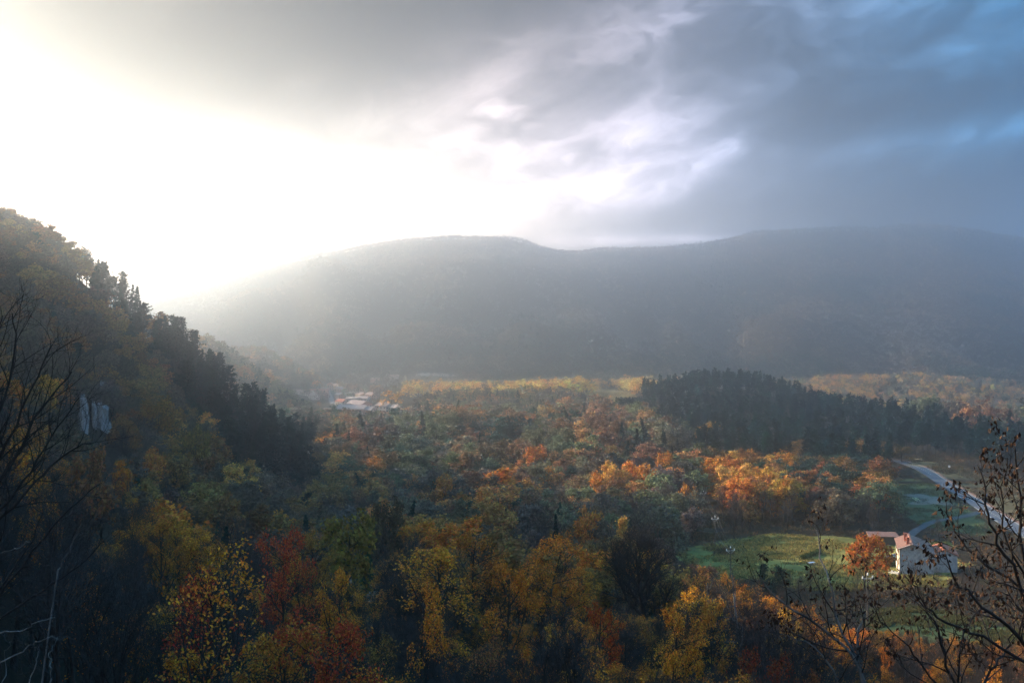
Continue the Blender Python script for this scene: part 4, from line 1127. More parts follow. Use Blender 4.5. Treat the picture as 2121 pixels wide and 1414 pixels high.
def roof_pair(name, parent, W, L, XR, ZR, SL, mat, o=.45, y0=0.0, th=.2):
    mb = MB(); zl = ZR - (XR + o) * SL; zr = ZR - (W - XR + o) * SL; up = .12
    mb.slab([(-o, y0 - o, zl + up), (XR, y0 - o, ZR + up), (XR, y0 + L + o, ZR + up), (-o, y0 + L + o, zl + up)][::1], th)
    mb.slab([(XR, y0 - o, ZR + up), (W + o, y0 - o, zr + up), (W + o, y0 + L + o, zr + up), (XR, y0 + L + o, ZR + up)], th)
    n = int(L / .5)
    for k in range(n):                          # ridge tiles
        y = y0 - o + (k + .5) * (L + 2 * o) / n
        mb.box((XR, y, ZR + up + .05), (.34, (L + 2 * o) / n * .92, .14))
    return mb.build(name, mat, parent)
rf = roof_pair('roof', house, W, L, XR, ZR, SL, M['tile'])
mb = MB()
for k in range(11):
    mb.box((-.36 + (k + .5) * (XR + .4) / 11, -.40, E + (-.36 + (k + .5) * (XR + .4) / 11) * SL + .2), (.30, .16, .12))
mb.build('verge_tile', M['render_w'], rf)
for cx_, cy_, h in ((2.2, 2.0, 1.5), (1.9, 6.0, 1.7)):
    mb = MB(); zb = E + cx_ * SL - .2
    mb.box((cx_, cy_, zb + h / 2), (.7, .7, h)); mb.box((cx_, cy_, zb + h + .06), (.9, .9, .12))
    for q in (-.28, .28): mb.box((cx_, cy_ + q, zb + h + .3), (.6, .1, .36))
    mb.slab([(cx_ - .5, cy_ - .5, zb + h + .62), (cx_ + .5, cy_ - .5, zb + h + .62), (cx_ + .5, cy_ + .5, zb + h + .62), (cx_ - .5, cy_ + .5, zb + h + .62)], .14)
    mb.build('chimney', M['tile_r'], rf)
def window(parent, c, w, h, face, shut=False):
    """window on a wall: face 'x' (on x = const, looking to -x) or 'y' (looking to -y)"""
    mb = MB(); d = (.14, w + .24, h + .24) if face == 'x' else (w + .24, .14, h + .24)
    t = .1
    for dz in (-h / 2 - t / 2, h / 2 + t / 2):
        mb.box((c[0], c[1], c[2] + dz), (.14, w + 2 * t, t) if face == 'x' else (w + 2 * t, .14, t))
    for dw in (-w / 2 - t / 2, w / 2 + t / 2, 0):
        mb.box((c[0], c[1] + dw, c[2]) if face == 'x' else (c[0] + dw, c[1], c[2]), (.14, t if dw else .05, h) if face == 'x' else (t if dw else .05, .14, h))
    f = mb.build('window', M['wood'], parent)
    g = MB(); g.box(c, (.06, w, h) if face == 'x' else (w, .06, h)); g.build('pane', M['glass'], f)
    if shut:
        for sg in (-1, 1):
            s = MB(); q = sg * (w * .78 + .12)
            s.box((c[0] - .05, c[1] + q, c[2]) if face == 'x' else (c[0] + q, c[1] - .05, c[2]), (.07, w * .48, h + .1) if face == 'x' else (w * .48, .07, h + .1))
            s.build('shutter', M['shutter'], f)
for y in (2.2, 5.8, 9.4):
    window(house, (0, y, 4.9), .95, 1.35, 'x', True)
    window(house, (0, y, 2.3), .95, 1.35, 'x', True) if y != 5.8 else None
mb = MB(); mb.box((-.02, 5.8, .75), (.16, 1.1, 2.3)); d_ = mb.build('door', M['shutter'], house)
mb = MB(); mb.tube((-.12, 6.15, .8), (-.22, 6.15, .8), .04, .04); mb.build('handle', M['metal'], d_)
window(house, (XR - .1, 0, ZR - 1.1), .55, .6, 'y')
# the annexe with the bright red roof, on the far right of the house
mb = MB(); x0, x1, y0, y1, h0, h1 = 8.35, 14.5, 5.0, 12.5, 4.4, 5.7
xr = 11.4
g = [(x0, y0, -1.5), (x1, y0, -1.5), (x1, y0, h0), (xr, y0, h1), (x0, y0, h0)]
mb.poly(g); mb.poly([(x, y1, z) for x, y, z in g][::-1]); mb.poly([(x1, y0, -1.5), (x1, y1, -1.5), (x1, y1, h0), (x1, y0, h0)]); mb.poly([(x0, y0, -1.5), (x0, y0, h0), (x0, y1, h0), (x0, y1, -1.5)])
an = mb.build('annexe', M['stone'], house)
mb = MB(); sl_ = (h1 - h0) / (xr - x0)
mb.slab([(x0 + .02, y0 - .3, h0 + .14), (xr, y0 - .3, h1 + .14), (xr, y1 + .3, h1 + .14), (x0 + .02, y1 + .3, h0 + .14)], .18)
mb.slab([(xr, y0 - .3, h1 + .14), (x1 + .4, y0 - .3, h0 + .14 - .4 * sl_), (x1 + .4, y1 + .3, h0 + .14 - .4 * sl_), (xr, y1 + .3, h1 + .14)], .18)
mb.build('roof', M['tile_r'], an)
# long shed behind the orange tree
sp = over(1828, 1106, 3.0)
shed = empty('shed', sp, -.10); tag(shed, 'long dark wooden shed with a faded tile roof behind the broad orange tree', 'shed')
mb = MB(); mb.box((0, 0, 1.1), (8.2, 3.6, 3.4)); mb.build('wall', M['wood'], shed)
mb = MB(); mb.slab([(-4.5, -2.2, 2.85), (4.5, -2.2, 2.85), (4.5, 2.2, 3.35), (-4.5, 2.2, 3.35)], .16); mb.build('roof', M['tile'], shed)
mb = MB(); mb.box((-1.5, -1.84, .9), (2.2, .1, 2.2)); mb.build('door', M['shutter'], shed)
# low garden walls, hedge, table
def wall_between(name, p, q, h, w, mat, label, cat):
    a, b = ground(*p), ground(*q); d = Vector((b.x - a.x, b.y - a.y, 0)); n = max(2, int(d.length / .8)); mb = MB()
    rz = math.atan2(d.y, d.x); rg = random.Random(int(p[0]))
    for k in range(n):
        t = (k + .5) / n; x, y = a.x + d.x * t, a.y + d.y * t
        mb.box((x - a.x, y - a.y, gz(x, y) - a.z + h / 2 - .2), (d.length / n * .985, w * rg.uniform(.9, 1.1), h * rg.uniform(.9, 1.08) + .4), rz)
    o = mb.build(name, mat); o.location = a
    return tag(o, label, cat)
wall_between('garden_wall', (1836, 1156), (1856, 1151), .8, .35, M['concrete'], 'low pale garden wall behind the farmhouse', 'wall')
wall_between('garden_wall', (1842, 1186), (1862, 1191), .8, .4, M['stone'], 'low stone wall at the foot of the farmhouse', 'wall')
def hedge(p, q, h, w, label):
    a, b = ground(*p), ground(*q); d = b - a; rg = np.random.default_rng(int(p[0])); n = 1600
    t = rg.uniform(0, 1, n); x = a.x + d.x * t + rg.normal(0, w * .35, n); y = a.y + d.y * t + rg.normal(0, w * .35, n)
    z = height(x, y) + rg.uniform(0, h, n) ** .8
    V, Q = leaves(rg, np.stack([x - a.x, y - a.y, z - a.z], -1), .45)
    o = put('hedge', mesh_np('hedge', V, [Q], False, None, {'rnd': rg.uniform(0, 1, n)}), None, [M['leaf']])
    o.location = a; o.color = (.035, .055, .022, 1); return tag(o, label, 'hedge')
hedge((1660, 1160), (1700, 1144), 1.3, 1.2, 'dark clipped hedge at the edge of the sunlit meadow')
hedge((1836, 1172), (1860, 1168), 1.0, 2.0, 'green hedge against the cream side of the farmhouse')
tp = ground(1681, 1170)
tb = empty('garden_table', tp, .4); tag(tb, 'pale blue garden table with benches on the meadow edge', 'table')
mb = MB(); mb.box((0, 0, .76), (1.9, .85, .07)); mb.build('tabletop', surface('pale blue paint', [(.3, (.40, .47, .58)), (.7, (.55, .62, .72))], 2, .4, 3, .5), tb)
for sx in (-.7, .7):
    mb = MB(); mb.tube((sx, -.55, 0), (sx, .0, .74), .05, .05); mb.tube((sx, .55, 0), (sx, .0, .74), .05, .05); mb.build('leg', M['wood'], tb)
for sy in (-.75, .75):
    mb = MB(); mb.box((0, sy, .44), (1.9, .28, .05)); mb.box((-.7, sy, .2), (.08, .2, .44)); mb.box((.7, sy, .2), (.08, .2, .44)); mb.build('bench', M['wood'], tb)
pp = ground(1686, 1178); mb = MB(); mb.tube((0, 0, -.2), (0, 0, 1.5), .09, .08); mb.box((0, 0, 1.52), (.22, .22, .06)); mb.box((0, 0, 1.2), (.5, .06, .12))
o = mb.build('wooden_post', surface('yellow wood', [(.3, (.30, .22, .09)), (.7, (.42, .32, .14))], 3, .8)); o.location = pp; tag(o, 'pale yellow wooden post beside the garden table', 'post')
# guard rail on the hairpin bend
gp = ground(748, 1213); rail = empty('guard_rail', gp, -.12); tag(rail, 'short dark guard rail with a white reflector on the hairpin bend', 'guard rail')
mb = MB(); mb.box((0, 0, .62), (2.4, .07, .30)); mb.box((0, -.05, .62), (2.4, .05, .10)); mb.build('beam', M['wood'], rail)
for q in (-1.0, 0, 1.0):
    mb = MB(); mb.box((q, .08, .3), (.1, .1, .9)); mb.build('post', M['wood'], rail)
mb = MB(); mb.tube((1.25, -.05, .75), (1.25, -.11, .75), .12, .12, 12); mb.build('reflector', M['white'], rail)

# ------------------------------------------------------------------ power line
POLES = [(1437, 930), (1442, 964), (1452, 988), (1457, 1018), (1481, 1070), (1513, 1134), (1797, 1190)]
heads = []
for i, (px, py) in enumerate(POLES):
    b = over(px, py, 9.0); nxt = POLES[min(i + 1, 5)]; prv = POLES[max(i - 1, 0)]
    po = empty('power_pole', b, .25)
    where = ('farthest up the dark pine slope', 'beside the distant strip of road', 'just below the distant strip of road', 'above the brown clearing', 'standing in the brown clearing', 'at the edge of the meadow behind crooked snags', 'in front of the broad orange tree')[i]
    tag(po, 'power pole with three white insulators, ' + where, 'power pole', 'poles of the valley power line')
    mb = MB(); mb.tube((0, 0, -1), (0, 0, 9.0), .17, .11, 8); mb.build('post', M['wood'], po)
    mb = MB(); mb.box((0, 0, 8.35), (2.2, .12, .14)); mb.tube((-.9, .04, 8.3), (0, .04, 7.6), .03, .03); mb.tube((.9, .04, 8.3), (0, .04, 7.6), .03, .03); mb.build('crossarm', M['metal'], po)
    for q in (-1.0, 0, 1.0):
        mb = MB(); zb = 8.42 if q else 9.0
        for k in range(3): mb.tube((q, 0, zb + k * .14), (q, 0, zb + k * .14 + .11), .17 - .02 * k, .10, 10)
        mb.build('insulator', M['white'], po)
    heads.append((b, [Vector((b.x + math.cos(.25) * q, b.y + math.sin(.25) * q, b.z + (8.85 if q else 9.4))) for q in (-1.0, 0, 1.0)]))
M['wire'] = surface('wire', [(.3, (.10, .10, .10)), (.7, (.16, .16, .16))], 1, .6, 2, .4)
for i in range(5):
    vs, qs, b = [], [], 0
    P = np.stack([np.array([list(heads[i][1][k].lerp(heads[i+1][1][k], t) - Vector((0, 0, 4 * 1.0 * t * (1 - t)))) for t in np.linspace(0, 1, 14)]) for k in range(3)])
    V, Q = tubes(P - np.array(heads[i][0]), np.full((3, 14), .022), 4)
    o = put('power_cable', mesh_np('power_cable', V, [Q], True), None, [M['wire']]); o.location = heads[i][0]
    tag(o, 'thin sagging power cables ' + ('between the two farthest poles', 'over the distant strip of road', 'below the distant strip of road', 'over the brown clearing', 'from the clearing to the meadow')[i], 'cable', 'cables of the valley power line')
# road sign and post by the main road
for px, py, lab, colr_ in ((2042, 1027, 'small blue road sign beside the main road', (.10, .22, .42)), (1966, 968, 'small white road sign at the foot of the pines', (.7, .7, .7))):
    b = over(px, py - 5, 2.6); sg = empty('road_sign', b, 0); tag(sg, lab, 'road sign')
    mb = MB(); mb.tube((0, 0, -.3), (0, 0, 2.6), .05, .05); mb.build('post', M['metal'], sg)
    mb = MB(); mb.box((0, -.07, 2.05), (1.0, .05, 1.0)); mb.box((0, -.10, 2.05), (.9, .03, .9)); mb.build('panel', surface('sign face', [(.3, colr_), (.7, tuple(min(1, c * 1.3) for c in colr_))], 2, .5), sg)

# ------------------------------------------------------------------ houses of the valley and the village
M['wall_a'] = surface('pale walls', [(.3, (.42, .36, .31)), (.7, (.56, .50, .44))], .8, .95)
M['wall_b'] = surface('ochre walls', [(.3, (.40, .28, .18)), (.7, (.52, .39, .27))], .8, .95)
M['wall_c'] = surface('pink walls', [(.3, (.44, .27, .21)), (.7, (.56, .37, .30))], .8, .95)
M['steel'] = surface('pale sheet roof', [(.3, (.42, .40, .39)), (.7, (.56, .54, .52))], .4, .8, 4, .2)
def dwelling(b, rz, w, l, h, rise, wall, roofm, label, group=None, cat='house', name='house', wins=3):
    o = empty(name, b, rz); tag(o, label, cat, group)
    mb = MB(); g = [(-w/2, -l/2, -2), (w/2, -l/2, -2), (w/2, -l/2, h), (0, -l/2, h + rise), (-w/2, -l/2, h)]
    mb.poly(g); mb.poly([(x, l/2, z) for x, y, z in g][::-1])
    mb.poly([(w/2, -l/2, -2), (w/2, l/2, -2), (w/2, l/2, h), (w/2, -l/2, h)]); mb.poly([(-w/2, -l/2, -2), (-w/2, -l/2, h), (-w/2, l/2, h), (-w/2, l/2, -2)])
    mb.build('wall', wall, o)
    sl_ = rise / (w / 2); q = .55; mb = MB()
    mb.slab([(-w/2 - q, -l/2 - q, h - q * sl_ + .15), (0, -l/2 - q, h + rise + .15), (0, l/2 + q, h + rise + .15), (-w/2 - q, l/2 + q, h - q * sl_ + .15)], .22)
    mb.slab([(0, -l/2 - q, h + rise + .15), (w/2 + q, -l/2 - q, h - q * sl_ + .15), (w/2 + q, l/2 + q, h - q * sl_ + .15), (0, l/2 + q, h + rise + .15)], .22)
    r = mb.build('roof', roofm, o)
    if wins:
        mb = MB(); mb.box((w * .22, l * .1, h + rise * .6 + .7), (.8, .8, 1.9)); mb.build('chimney', wall, r)
        for k in range(wins):
            for st in range(2 if h > 4.5 else 1):
                window(o, (-w/2 + (k + .5) * w / wins, -l/2, 1.4 + 2.8 * st), 1.0, 1.3, 'y')
                window(o, (-w/2, -l/2 + (k + .5) * l / wins, 1.4 + 2.8 * st), 1.0, 1.3, 'x')
    return o
def ridge_at(px, py, htot): return over(px, py, htot)
dwelling(ridge_at(1234, 939, 8.0), 1.45, 8, 11, 6, 2, M['wall_c'], M['tile'], 'pink two-storey house half hidden in the middle of the valley wood')
dwelling(ridge_at(1233, 967, 4.6), 1.3, 5, 7, 2.9, 1.5, M['wall_a'], M['steel'], 'small white-roofed cabin just below the pink house', cat='cabin', name='cabin')
dwelling(ridge_at(1286, 860, 9.0), .9, 9, 12, 6.5, 2.5, M['wall_a'], M['tile_p'], 'pale house showing its gable on the wooded slope below the pine hill')
dwelling(ridge_at(1314, 889, 7.0), .5, 8, 11, 5, 2, M['wall_b'], M['tile'], 'brown-roofed house among oaks below the pine hill')
VIL = [(618, 806, 1.5, 8, 26, 4, 1.2, 'a', 'p', 'long pale barn at the near end of the village', 0), (637, 808, 1.5, 9, 14, 5, 1.6, 'a', 'p', 'pale house beside the long barn', 0),
       (661, 805, 1.52, 9, 24, 5, 2.0, 'c', 'r', 'long house with a pink roof left of the village street', 3), (650, 814, .7, 9, 12, 5, 2.2, 'a', 'p', 'gabled house with a pale rounded roof below the pink roof', 3),
       (672, 801, .4, 8, 9, 6, 1.6, 'a', 'p', 'small white house at the head of the street', 3), (684, 793, .2, 8, 11, 6.5, 2, 'c', 'r', 'tall pink house at the top of the street', 3),
       (707, 788, 1.5, 11, 20, 5, 1.2, 'a', 'p', 'long pale-roofed hall at the far edge of the village', 0), (697, 795, .8, 10, 14, 6, 2.4, 'b', 't', 'brown-roofed house behind the street', 3),
       (706, 801, 1.0, 10, 14, 6, 2.2, 'c', 't', 'reddish house in the middle of the village', 3), (724, 800, .5, 9, 11, 6, 2.2, 'b', 't', 'ochre house with a steep lit gable', 3),
       (741, 806, .9, 12, 16, 6, 2.6, 'c', 't', 'wide reddish house with a broad gable', 3), (728, 811, 1.5, 8, 12, 6, 1.8, 'a', 'p', 'white-walled house in the village centre', 3),
       (749, 812, .7, 10, 13, 6, 2.2, 'b', 't', 'ochre house behind the village garden', 3), (704, 813, .6, 9, 12, 5, 2.2, 'c', 't', 'low red house beside the street', 3),
       (731, 822, 1.5, 9, 13, 7, 1.2, 'a', 'p', 'tall white block with a low pale roof', 4), (754, 820, 1.2, 9, 12, 6, 2.0, 'a', 'p', 'white house near the tall fir', 3),
       (709, 826, .75, 10, 13, 4, 2.4, 'a', 'r', 'white house with an orange gable roof', 3), (744, 829, .9, 14, 18, 6, 2.8, 'c', 't', 'large pink-roofed house at the front of the village', 4),
       (730, 838, 1.4, 16, 24, 6, 2.6, 'c', 't', 'broad low house nearest the oak wood', 4), (756, 841, 1.2, 12, 18, 5, 2.2, 'c', 't', 'wide house at the right front of the village', 3),
       (770, 812, .8, 10, 12, 6, 2.2, 'c', 't', 'house under the golden tree', 3), (774, 802, .5, 9, 12, 6, 2.2, 'b', 't', 'ochre house behind the golden tree', 3),
       (797, 834, .9, 9, 12, 6, 2.0, 'a', 'p', 'white house alone between dark firs', 3), (820, 838, .6, 9, 11, 5, 2.2, 'a', 't', 'small white house beside the row of firs', 3),
       (777, 782, 1.4, 9, 13, 6, 2.2, 'c', 't', 'distant house on the wooded rise', 0), (816, 776, 1.5, 9, 16, 5, 1.6, 'a', 'p', 'pale farm building below the distant field', 0),
       (690, 845, 1.2, 10, 16, 5, 2.0, 'a', 'p', 'pale house at the foot of the street', 3)]
for px, py, rz, w, l, h, r, wm, rm, lab, nw in VIL:
    k = 1.0
    dwelling(over(px, py, (h + r) * k), rz, w * k, l * k, h * k, r * k, M['wall_' + wm], M[{'p': 'tile_p', 'r': 'tile_r', 't': 'tile_v', 's': 'steel'}[rm]], lab, 'houses of the hazy village', wins=nw)

# ------------------------------------------------------------------ limestone crags on the left slope
m, nt, out = newmat('limestone'); p = nt.nodes.new('ShaderNodeBsdfPrincipled'); nt.links.new(p.outputs[0], out.inputs[0])
mp = nt.nodes.new('ShaderNodeMapping'); link(nt, coords(nt), mp.inputs[0]); mp.inputs['Scale'].default_value = (1, 1, .22)
f = noise(nt, NX(nt, mp.outputs[0]), .9, 8, .65, .6); f2 = noise(nt, coords(nt), 2.5, 6, .7)
link(nt, ramp(nt, f * .65 + f2 * .35, [(.36, (.035, .04, .035)), (.48, (.15, .155, .15)), (.6, (.29, .295, .295)), (.76, (.40, .405, .41))], 'LINEAR'), p.inputs['Base Color'])
bp = nt.nodes.new('ShaderNodeBump'); bp.inputs['Strength'].default_value = .9; bp.inputs['Distance'].default_value = .3
link(nt, f2, bp.inputs['Height']); nt.links.new(bp.outputs[0], p.inputs['Normal']); p.inputs['Roughness'].default_value = .95
M['rock'] = m
def crag(px, py_top, py_bot, wpx, label, seed):
    b = ground(px, py_bot); y = b.y - 3; sc = y / F
    zt = -(py_top - HZ) * sc; zb = b.z - 3; x = (px - CX) * sc; w = wpx * sc / 2; H = zt - zb
    n, k = 40, 30; V = []
    for j in range(k):
        t = j / (k - 1); a = np.arange(n) * 2 * math.pi / n
        prof_ = (1.25 - .40 * t + .16 * math.sin(t * 9 + seed)) * (1 - max(0, t - .93) / .07 * .5)
        u = np.cos(a); v = np.sin(a)
        rr = prof_ * (1 + .30 * (fbm(u * 2.2 + seed, v * 2.2 + t * 1.2, 3, seed) - .5) * 2 + .30 * (fbm(u * 6 + seed, v * 6 + t * 9, 3, seed + 5) - .5) * 2)
        V.append(np.stack([u * rr * w + (fbm(np.full(n, t * 3.0), np.full(n, seed * 1.7), 2, seed) - .5) * w, v * rr * w * 1.1, np.full(n, t * H) + (fbm(u * 3, v * 3 + t * 2, 2, seed + 9) - .5) * 4.5], -1))
    V = np.array(V); ix = np.arange(n * k).reshape(k, n); nx2 = np.roll(ix, -1, 1)
    Q = np.stack([ix[:-1], nx2[:-1], nx2[1:], ix[1:]], -1).reshape(-1, 4)
    V = np.concatenate([V.reshape(-1, 3), V[-1].mean(0)[None] + [[0, 0, .5]]])
    tri = np.stack([ix[-1], nx2[-1], np.full(n, n * k)], -1)
    o = put('rock_outcrop', mesh_np('rock_outcrop', V, [Q, tri], False), None, [M['rock']]); o.location = (x, y, zb)
    return tag(o, label, 'rock')
crag(173, 822, 888, 17, 'pale limestone crag, the left of the pair on the wooded slope', 3)
crag(214, 797, 845, 18, 'tall pale limestone crag, upper right of the pair on the wooded slope', 7)
crag(213, 842, 885, 26, 'broad pale limestone crag below the tall one', 11)
crag(194, 838, 882, 9, 'thin rock rib between the two pale crags', 14)
crag(12, 820, 850, 18, 'pale rock glimpsed through the bare branches at the edge of the slope', 19)

# ------------------------------------------------------------------ tall grass on the open ground
def tufts(name, poly, n, size, cols, label, seed, clump=9.):
    rg = np.random.default_rng(seed)
    xs = [p[0] for p in poly]; ys = [p[1] for p in poly]
    x = rg.uniform(min(xs), max(xs), n * 3); y = rg.uniform(min(ys), max(ys), n * 3)
    k = inside(poly, x, y) & (fbm(x / clump, y / clump, 3, seed) > rg.uniform(.36, .60, n * 3)) & ~near_line(ROAD, x, y, 4.5) & ~near_line(LANE, x, y, 2.2)
    k &= ~((np.abs(x - 107) < 9) & (np.abs(y - 266) < 9))
    x, y = x[k][:n], y[k][:n]; m_ = len(x); per = 5
    z = height(x, y)
    s = size * rg.uniform(.5, 1.4, (m_, per, 1)); a = rg.uniform(0, 6.28, (m_, per))
    base = np.stack([x, y, z], -1)[:, None] + np.stack([rg.normal(0, .22, (m_, per)), rg.normal(0, .22, (m_, per)), np.zeros((m_, per))], -1)
    side_ = np.stack([np.cos(a), np.sin(a), 0 * a], -1) * s * .30; lean = np.stack([rg.normal(0, .4, (m_, per)), rg.normal(0, .4, (m_, per)), np.ones((m_, per))], -1) * s
    V = np.stack([base - side_, base + side_, base + lean + side_ * .3, base + lean - side_ * .3], 2).reshape(-1, 3)
    cols = np.array(cols); t = np.repeat(cols[rg.integers(0, len(cols), m_)], per, 0)
    o = put(name, mesh_np(name, V, [np.arange(len(V)).reshape(-1, 4)], False, None, {'tint': t, 'rnd': rg.uniform(0, 1, m_ * per)}), None, [M['leaf_s']])
    return tag(o, label, None, None, 'stuff')
tufts('meadow_grass', MEADOW, 9000, .40, [(.24, .18, .055), (.17, .145, .045), (.09, .10, .03), (.32, .23, .07)], 'rough yellow tufts of grass over the meadow', 3)
tufts('field_grass', FIELD, 5000, .30, [(.07, .08, .03), (.10, .09, .04), (.05, .06, .025)], 'short rough grass on the field by the road', 4)
tufts('roadside_grass', VERGE, 6000, .6, [(.12, .085, .045), (.08, .065, .035), (.06, .05, .03), (.16, .11, .06)], 'dry brown grass and weeds along the road', 5)
tufts('clearing_grass', WIRES, 4000, .7, [(.15, .09, .045), (.09, .065, .035), (.06, .06, .03)], 'dry brown grass under the power line', 6)
tufts('hillock_grass', KNOLL, 6000, .9, [(.34, .27, .14), (.24, .19, .09), (.16, .14, .07)], 'straw-coloured grass on the hillock', 9, 25.)
tufts('lower_grass', LOWER, 4000, .5, [(.05, .06, .025), (.08, .07, .03)], 'rough grass in the clearing below the farmhouse', 8)
SCRUB = [Vector((((px - CX) / F * d * S), d * S, 0)) for px, d in ((1380, 175), (1400, 350), (1500, 420), (1900, 420), (2250, 380), (2250, 120), (1500, 120))]
SCRUB_ = lambda x, y: np.any([inside(c, x, y) for c in CLEAR], 0)
def undergrowth(n):
    rg = np.random.default_rng(77)
    xs = [p[0] for p in SCRUB]; ys = [p[1] for p in SCRUB]
    x = rg.uniform(min(xs), max(xs), n); y = rg.uniform(min(ys), max(ys), n)
    k = inside(SCRUB, x, y) & ~SCRUB_(x, y) & ~near_line(ROAD, x, y, 6) & ~near_line(LANE, x, y, 3.5) & ~((np.abs(x - 107) < 10) & (np.abs(y - 266) < 10))
    x, y = x[k], y[k]; m_ = len(x); z = height(x, y); per = 14
    hgt = rg.uniform(.4, 1.6, (m_, 1)); C = np.stack([x, y, z], -1)[:, None] + np.stack([rg.normal(0, .6, (m_, per)), rg.normal(0, .6, (m_, per)), rg.uniform(.05, 1, (m_, per)) * hgt], -1)
    cols = np.array([(.075, .055, .035), (.10, .065, .035), (.055, .06, .03), (.16, .08, .03), (.06, .045, .035)])
    V, Q = leaves(rg, C.reshape(-1, 3), .5)
    o = put('undergrowth', mesh_np('undergrowth', V, [Q], False, None, {'tint': np.repeat(cols[rg.integers(0, 5, m_)], per, 0), 'rnd': rg.uniform(0, 1, m_ * per)}), None, [M['leaf_s']])
    tag(o, 'brown bramble and low scrub between the farmhouse, the thicket and the road', None, None, 'stuff')
undergrowth(14000)
# ------------------------------------------------------------------ the nearest trees, framing the view
def stems3(polys, depth, rng, dj=.8):
    """image-space limb sketches given real depth: each limb bends towards and away from the viewer as it climbs"""
    out = []
    for pts, r in polys:
        n = len(pts); w = np.cumsum(rng.normal(0, dj / n, n)); w -= w[0]
        P = np.array([((px - CX) / F * (depth + w[i]), depth + w[i], -(py - HZ) / F * (depth + w[i])) for i, (px, py) in enumerate(pts)])
        t = np.linspace(0, n - 1, 15); i = np.minimum(t.astype(int), n - 2); f = (t - i)[:, None]
        p0, p1, p2, p3 = P[np.maximum(i - 1, 0)], P[i], P[i + 1], P[np.minimum(i + 2, n - 1)]
        C = .5 * (2 * p1 + (p2 - p0) * f + (2 * p0 - 5 * p1 + 4 * p2 - p3) * f ** 2 + (3 * p1 - p0 - 3 * p2 + p3) * f ** 3)
        C[1:] += rng.normal(0, .018, (14, 3))
        out.append((C, r))
    return out
def near_tree(name, label, cat, polys, depth, seed, m1, m2, m3, l1, barkm, twigm, leaf=0, group=None, ang=.75, up=.5, wig=.13, droop=0.0):
    rng = np.random.default_rng(seed)
    st = stems3(polys, depth, rng)
    # the trunk below: from the first limb's foot down to the slope
    foot = np.mean([s[0][0] for s in st], 0); zg = gz(foot[0], foot[1] + .6)
    base = np.array([foot[0], foot[1] + .6, zg - .4])
    tr = []
    for C, r in st:
        tr.append(np.linspace(base, C[0], 6) + np.linspace(0, 1, 6)[:, None] * (1 - np.linspace(0, 1, 6))[:, None] * rng.normal(0, .5, (1, 3)))
    o = empty(name, base); tag(o, label, cat, group)
    P = np.stack([s[0] for s in st]); R = np.array([s[1] for s in st])[:, None] * np.linspace(1, .28, 15)[None]
    parts = [tubes(P - base, R, 7)] + [tubes(t[None] - base, np.array([[r * 1.6, r * 1.4, r * 1.25, r * 1.12, r * 1.05, r]]), 7) for t, (C, r) in zip(tr, st)]
    L = np.linalg.norm(np.diff(P, axis=1), axis=2).sum(1)
    P1, R1, L1 = sprout(rng, P, R, np.full(len(L), l1), m1, .10, 1.0, ang, 1.0, 7, up, wig, .6, lambda t: 1.15 - .6 * t, .004)
    V, Q = merge(parts); tm = mesh_np('trunk', V, [Q], True); put('trunk', tm, o, [barkm])
    P2, R2, L2 = sprout(rng, P1, R1, L1, m2, .15, 1.0, .8, .55, 6, up * .8, wig, .65, None, .0030)
    lv = [tubes(P1 - base, R1, 5), tubes(P2 - base, R2, 4)]
    tips = [P1, P2]
    if m3:
        P3, R3, L3 = sprout(rng, P2, R2, L2, m3, .2, 1.0, .7, .55, 5, up * .6, wig, .7, None, .0024)
        lv.append(tubes(P3 - base, R3, 3)); tips.append(P3)
    V, Q = merge(lv); put('crown', mesh_np('crown', V, [Q], False), o, [twigm])
    if leaf:
        # withered leaves: narrow, folded, hanging from bent stalks at the twig ends
        E = np.concatenate([t[:, -1] for t in tips[1:]] + [P1[:, -1], P1[:, -2]])
        E = E[rng.uniform(0, 1, len(E)) < .8]
        c = np.repeat(E, leaf, 0) + rng.normal(0, .035, (len(E) * leaf, 3)); c = c[rng.uniform(0, 1, len(c)) < .75]; n = len(c)
        a = unit(rng.normal(0, .55, (n, 3)) + [0, 0, -1]); b = unit(np.cross(a, rng.normal(0, 1, (n, 3)))); nn = np.cross(a, b)
        s = rng.uniform(.045, .10, (n, 1)); w = rng.uniform(.16, .34, (n, 1)) * s
        k0 = c; k1 = c + a * s * .5 + nn * s * .12; k2 = c + a * s + nn * s * rng.uniform(-.2, .5, (n, 1))
        V = np.stack([k0, k1 + b * w - nn * w * .8, k2, k1, k1 - b * w - nn * w * .8], 1).reshape(-1, 3) - base
        i5 = np.arange(n)[:, None] * 5
        T = np.concatenate([i5 + [[0, 1, 3]], i5 + [[1, 2, 3]], i5 + [[3, 2, 4]], i5 + [[0, 3, 4]]])
        put('leaves', mesh_np('leaves', V, [T], False), o, [M['deadleaf']])
    return o
near_tree('ash_tree', 'near dark ash with withered curled leaves, its long pale limb reaching towards the meadow', 'ash', [
    ([(1800, 1450), (1772, 1365), (1738, 1330), (1660, 1272), (1600, 1228), (1566, 1180)], .030), ([(1800, 1450), (1762, 1345), (1735, 1280), (1722, 1215), (1702, 1150), (1688, 1092)], .026),
    ([(1745, 1440), (1720, 1380), (1690, 1340), (1650, 1320), (1600, 1310)], .018), ([(1800, 1450), (1775, 1340), (1790, 1270), (1800, 1200)], .020)], 15.5, 401, 8, 4, 0, .95, M['pale_bark'], M['dark_bark'], 4, 'near ash trees with withered leaves')
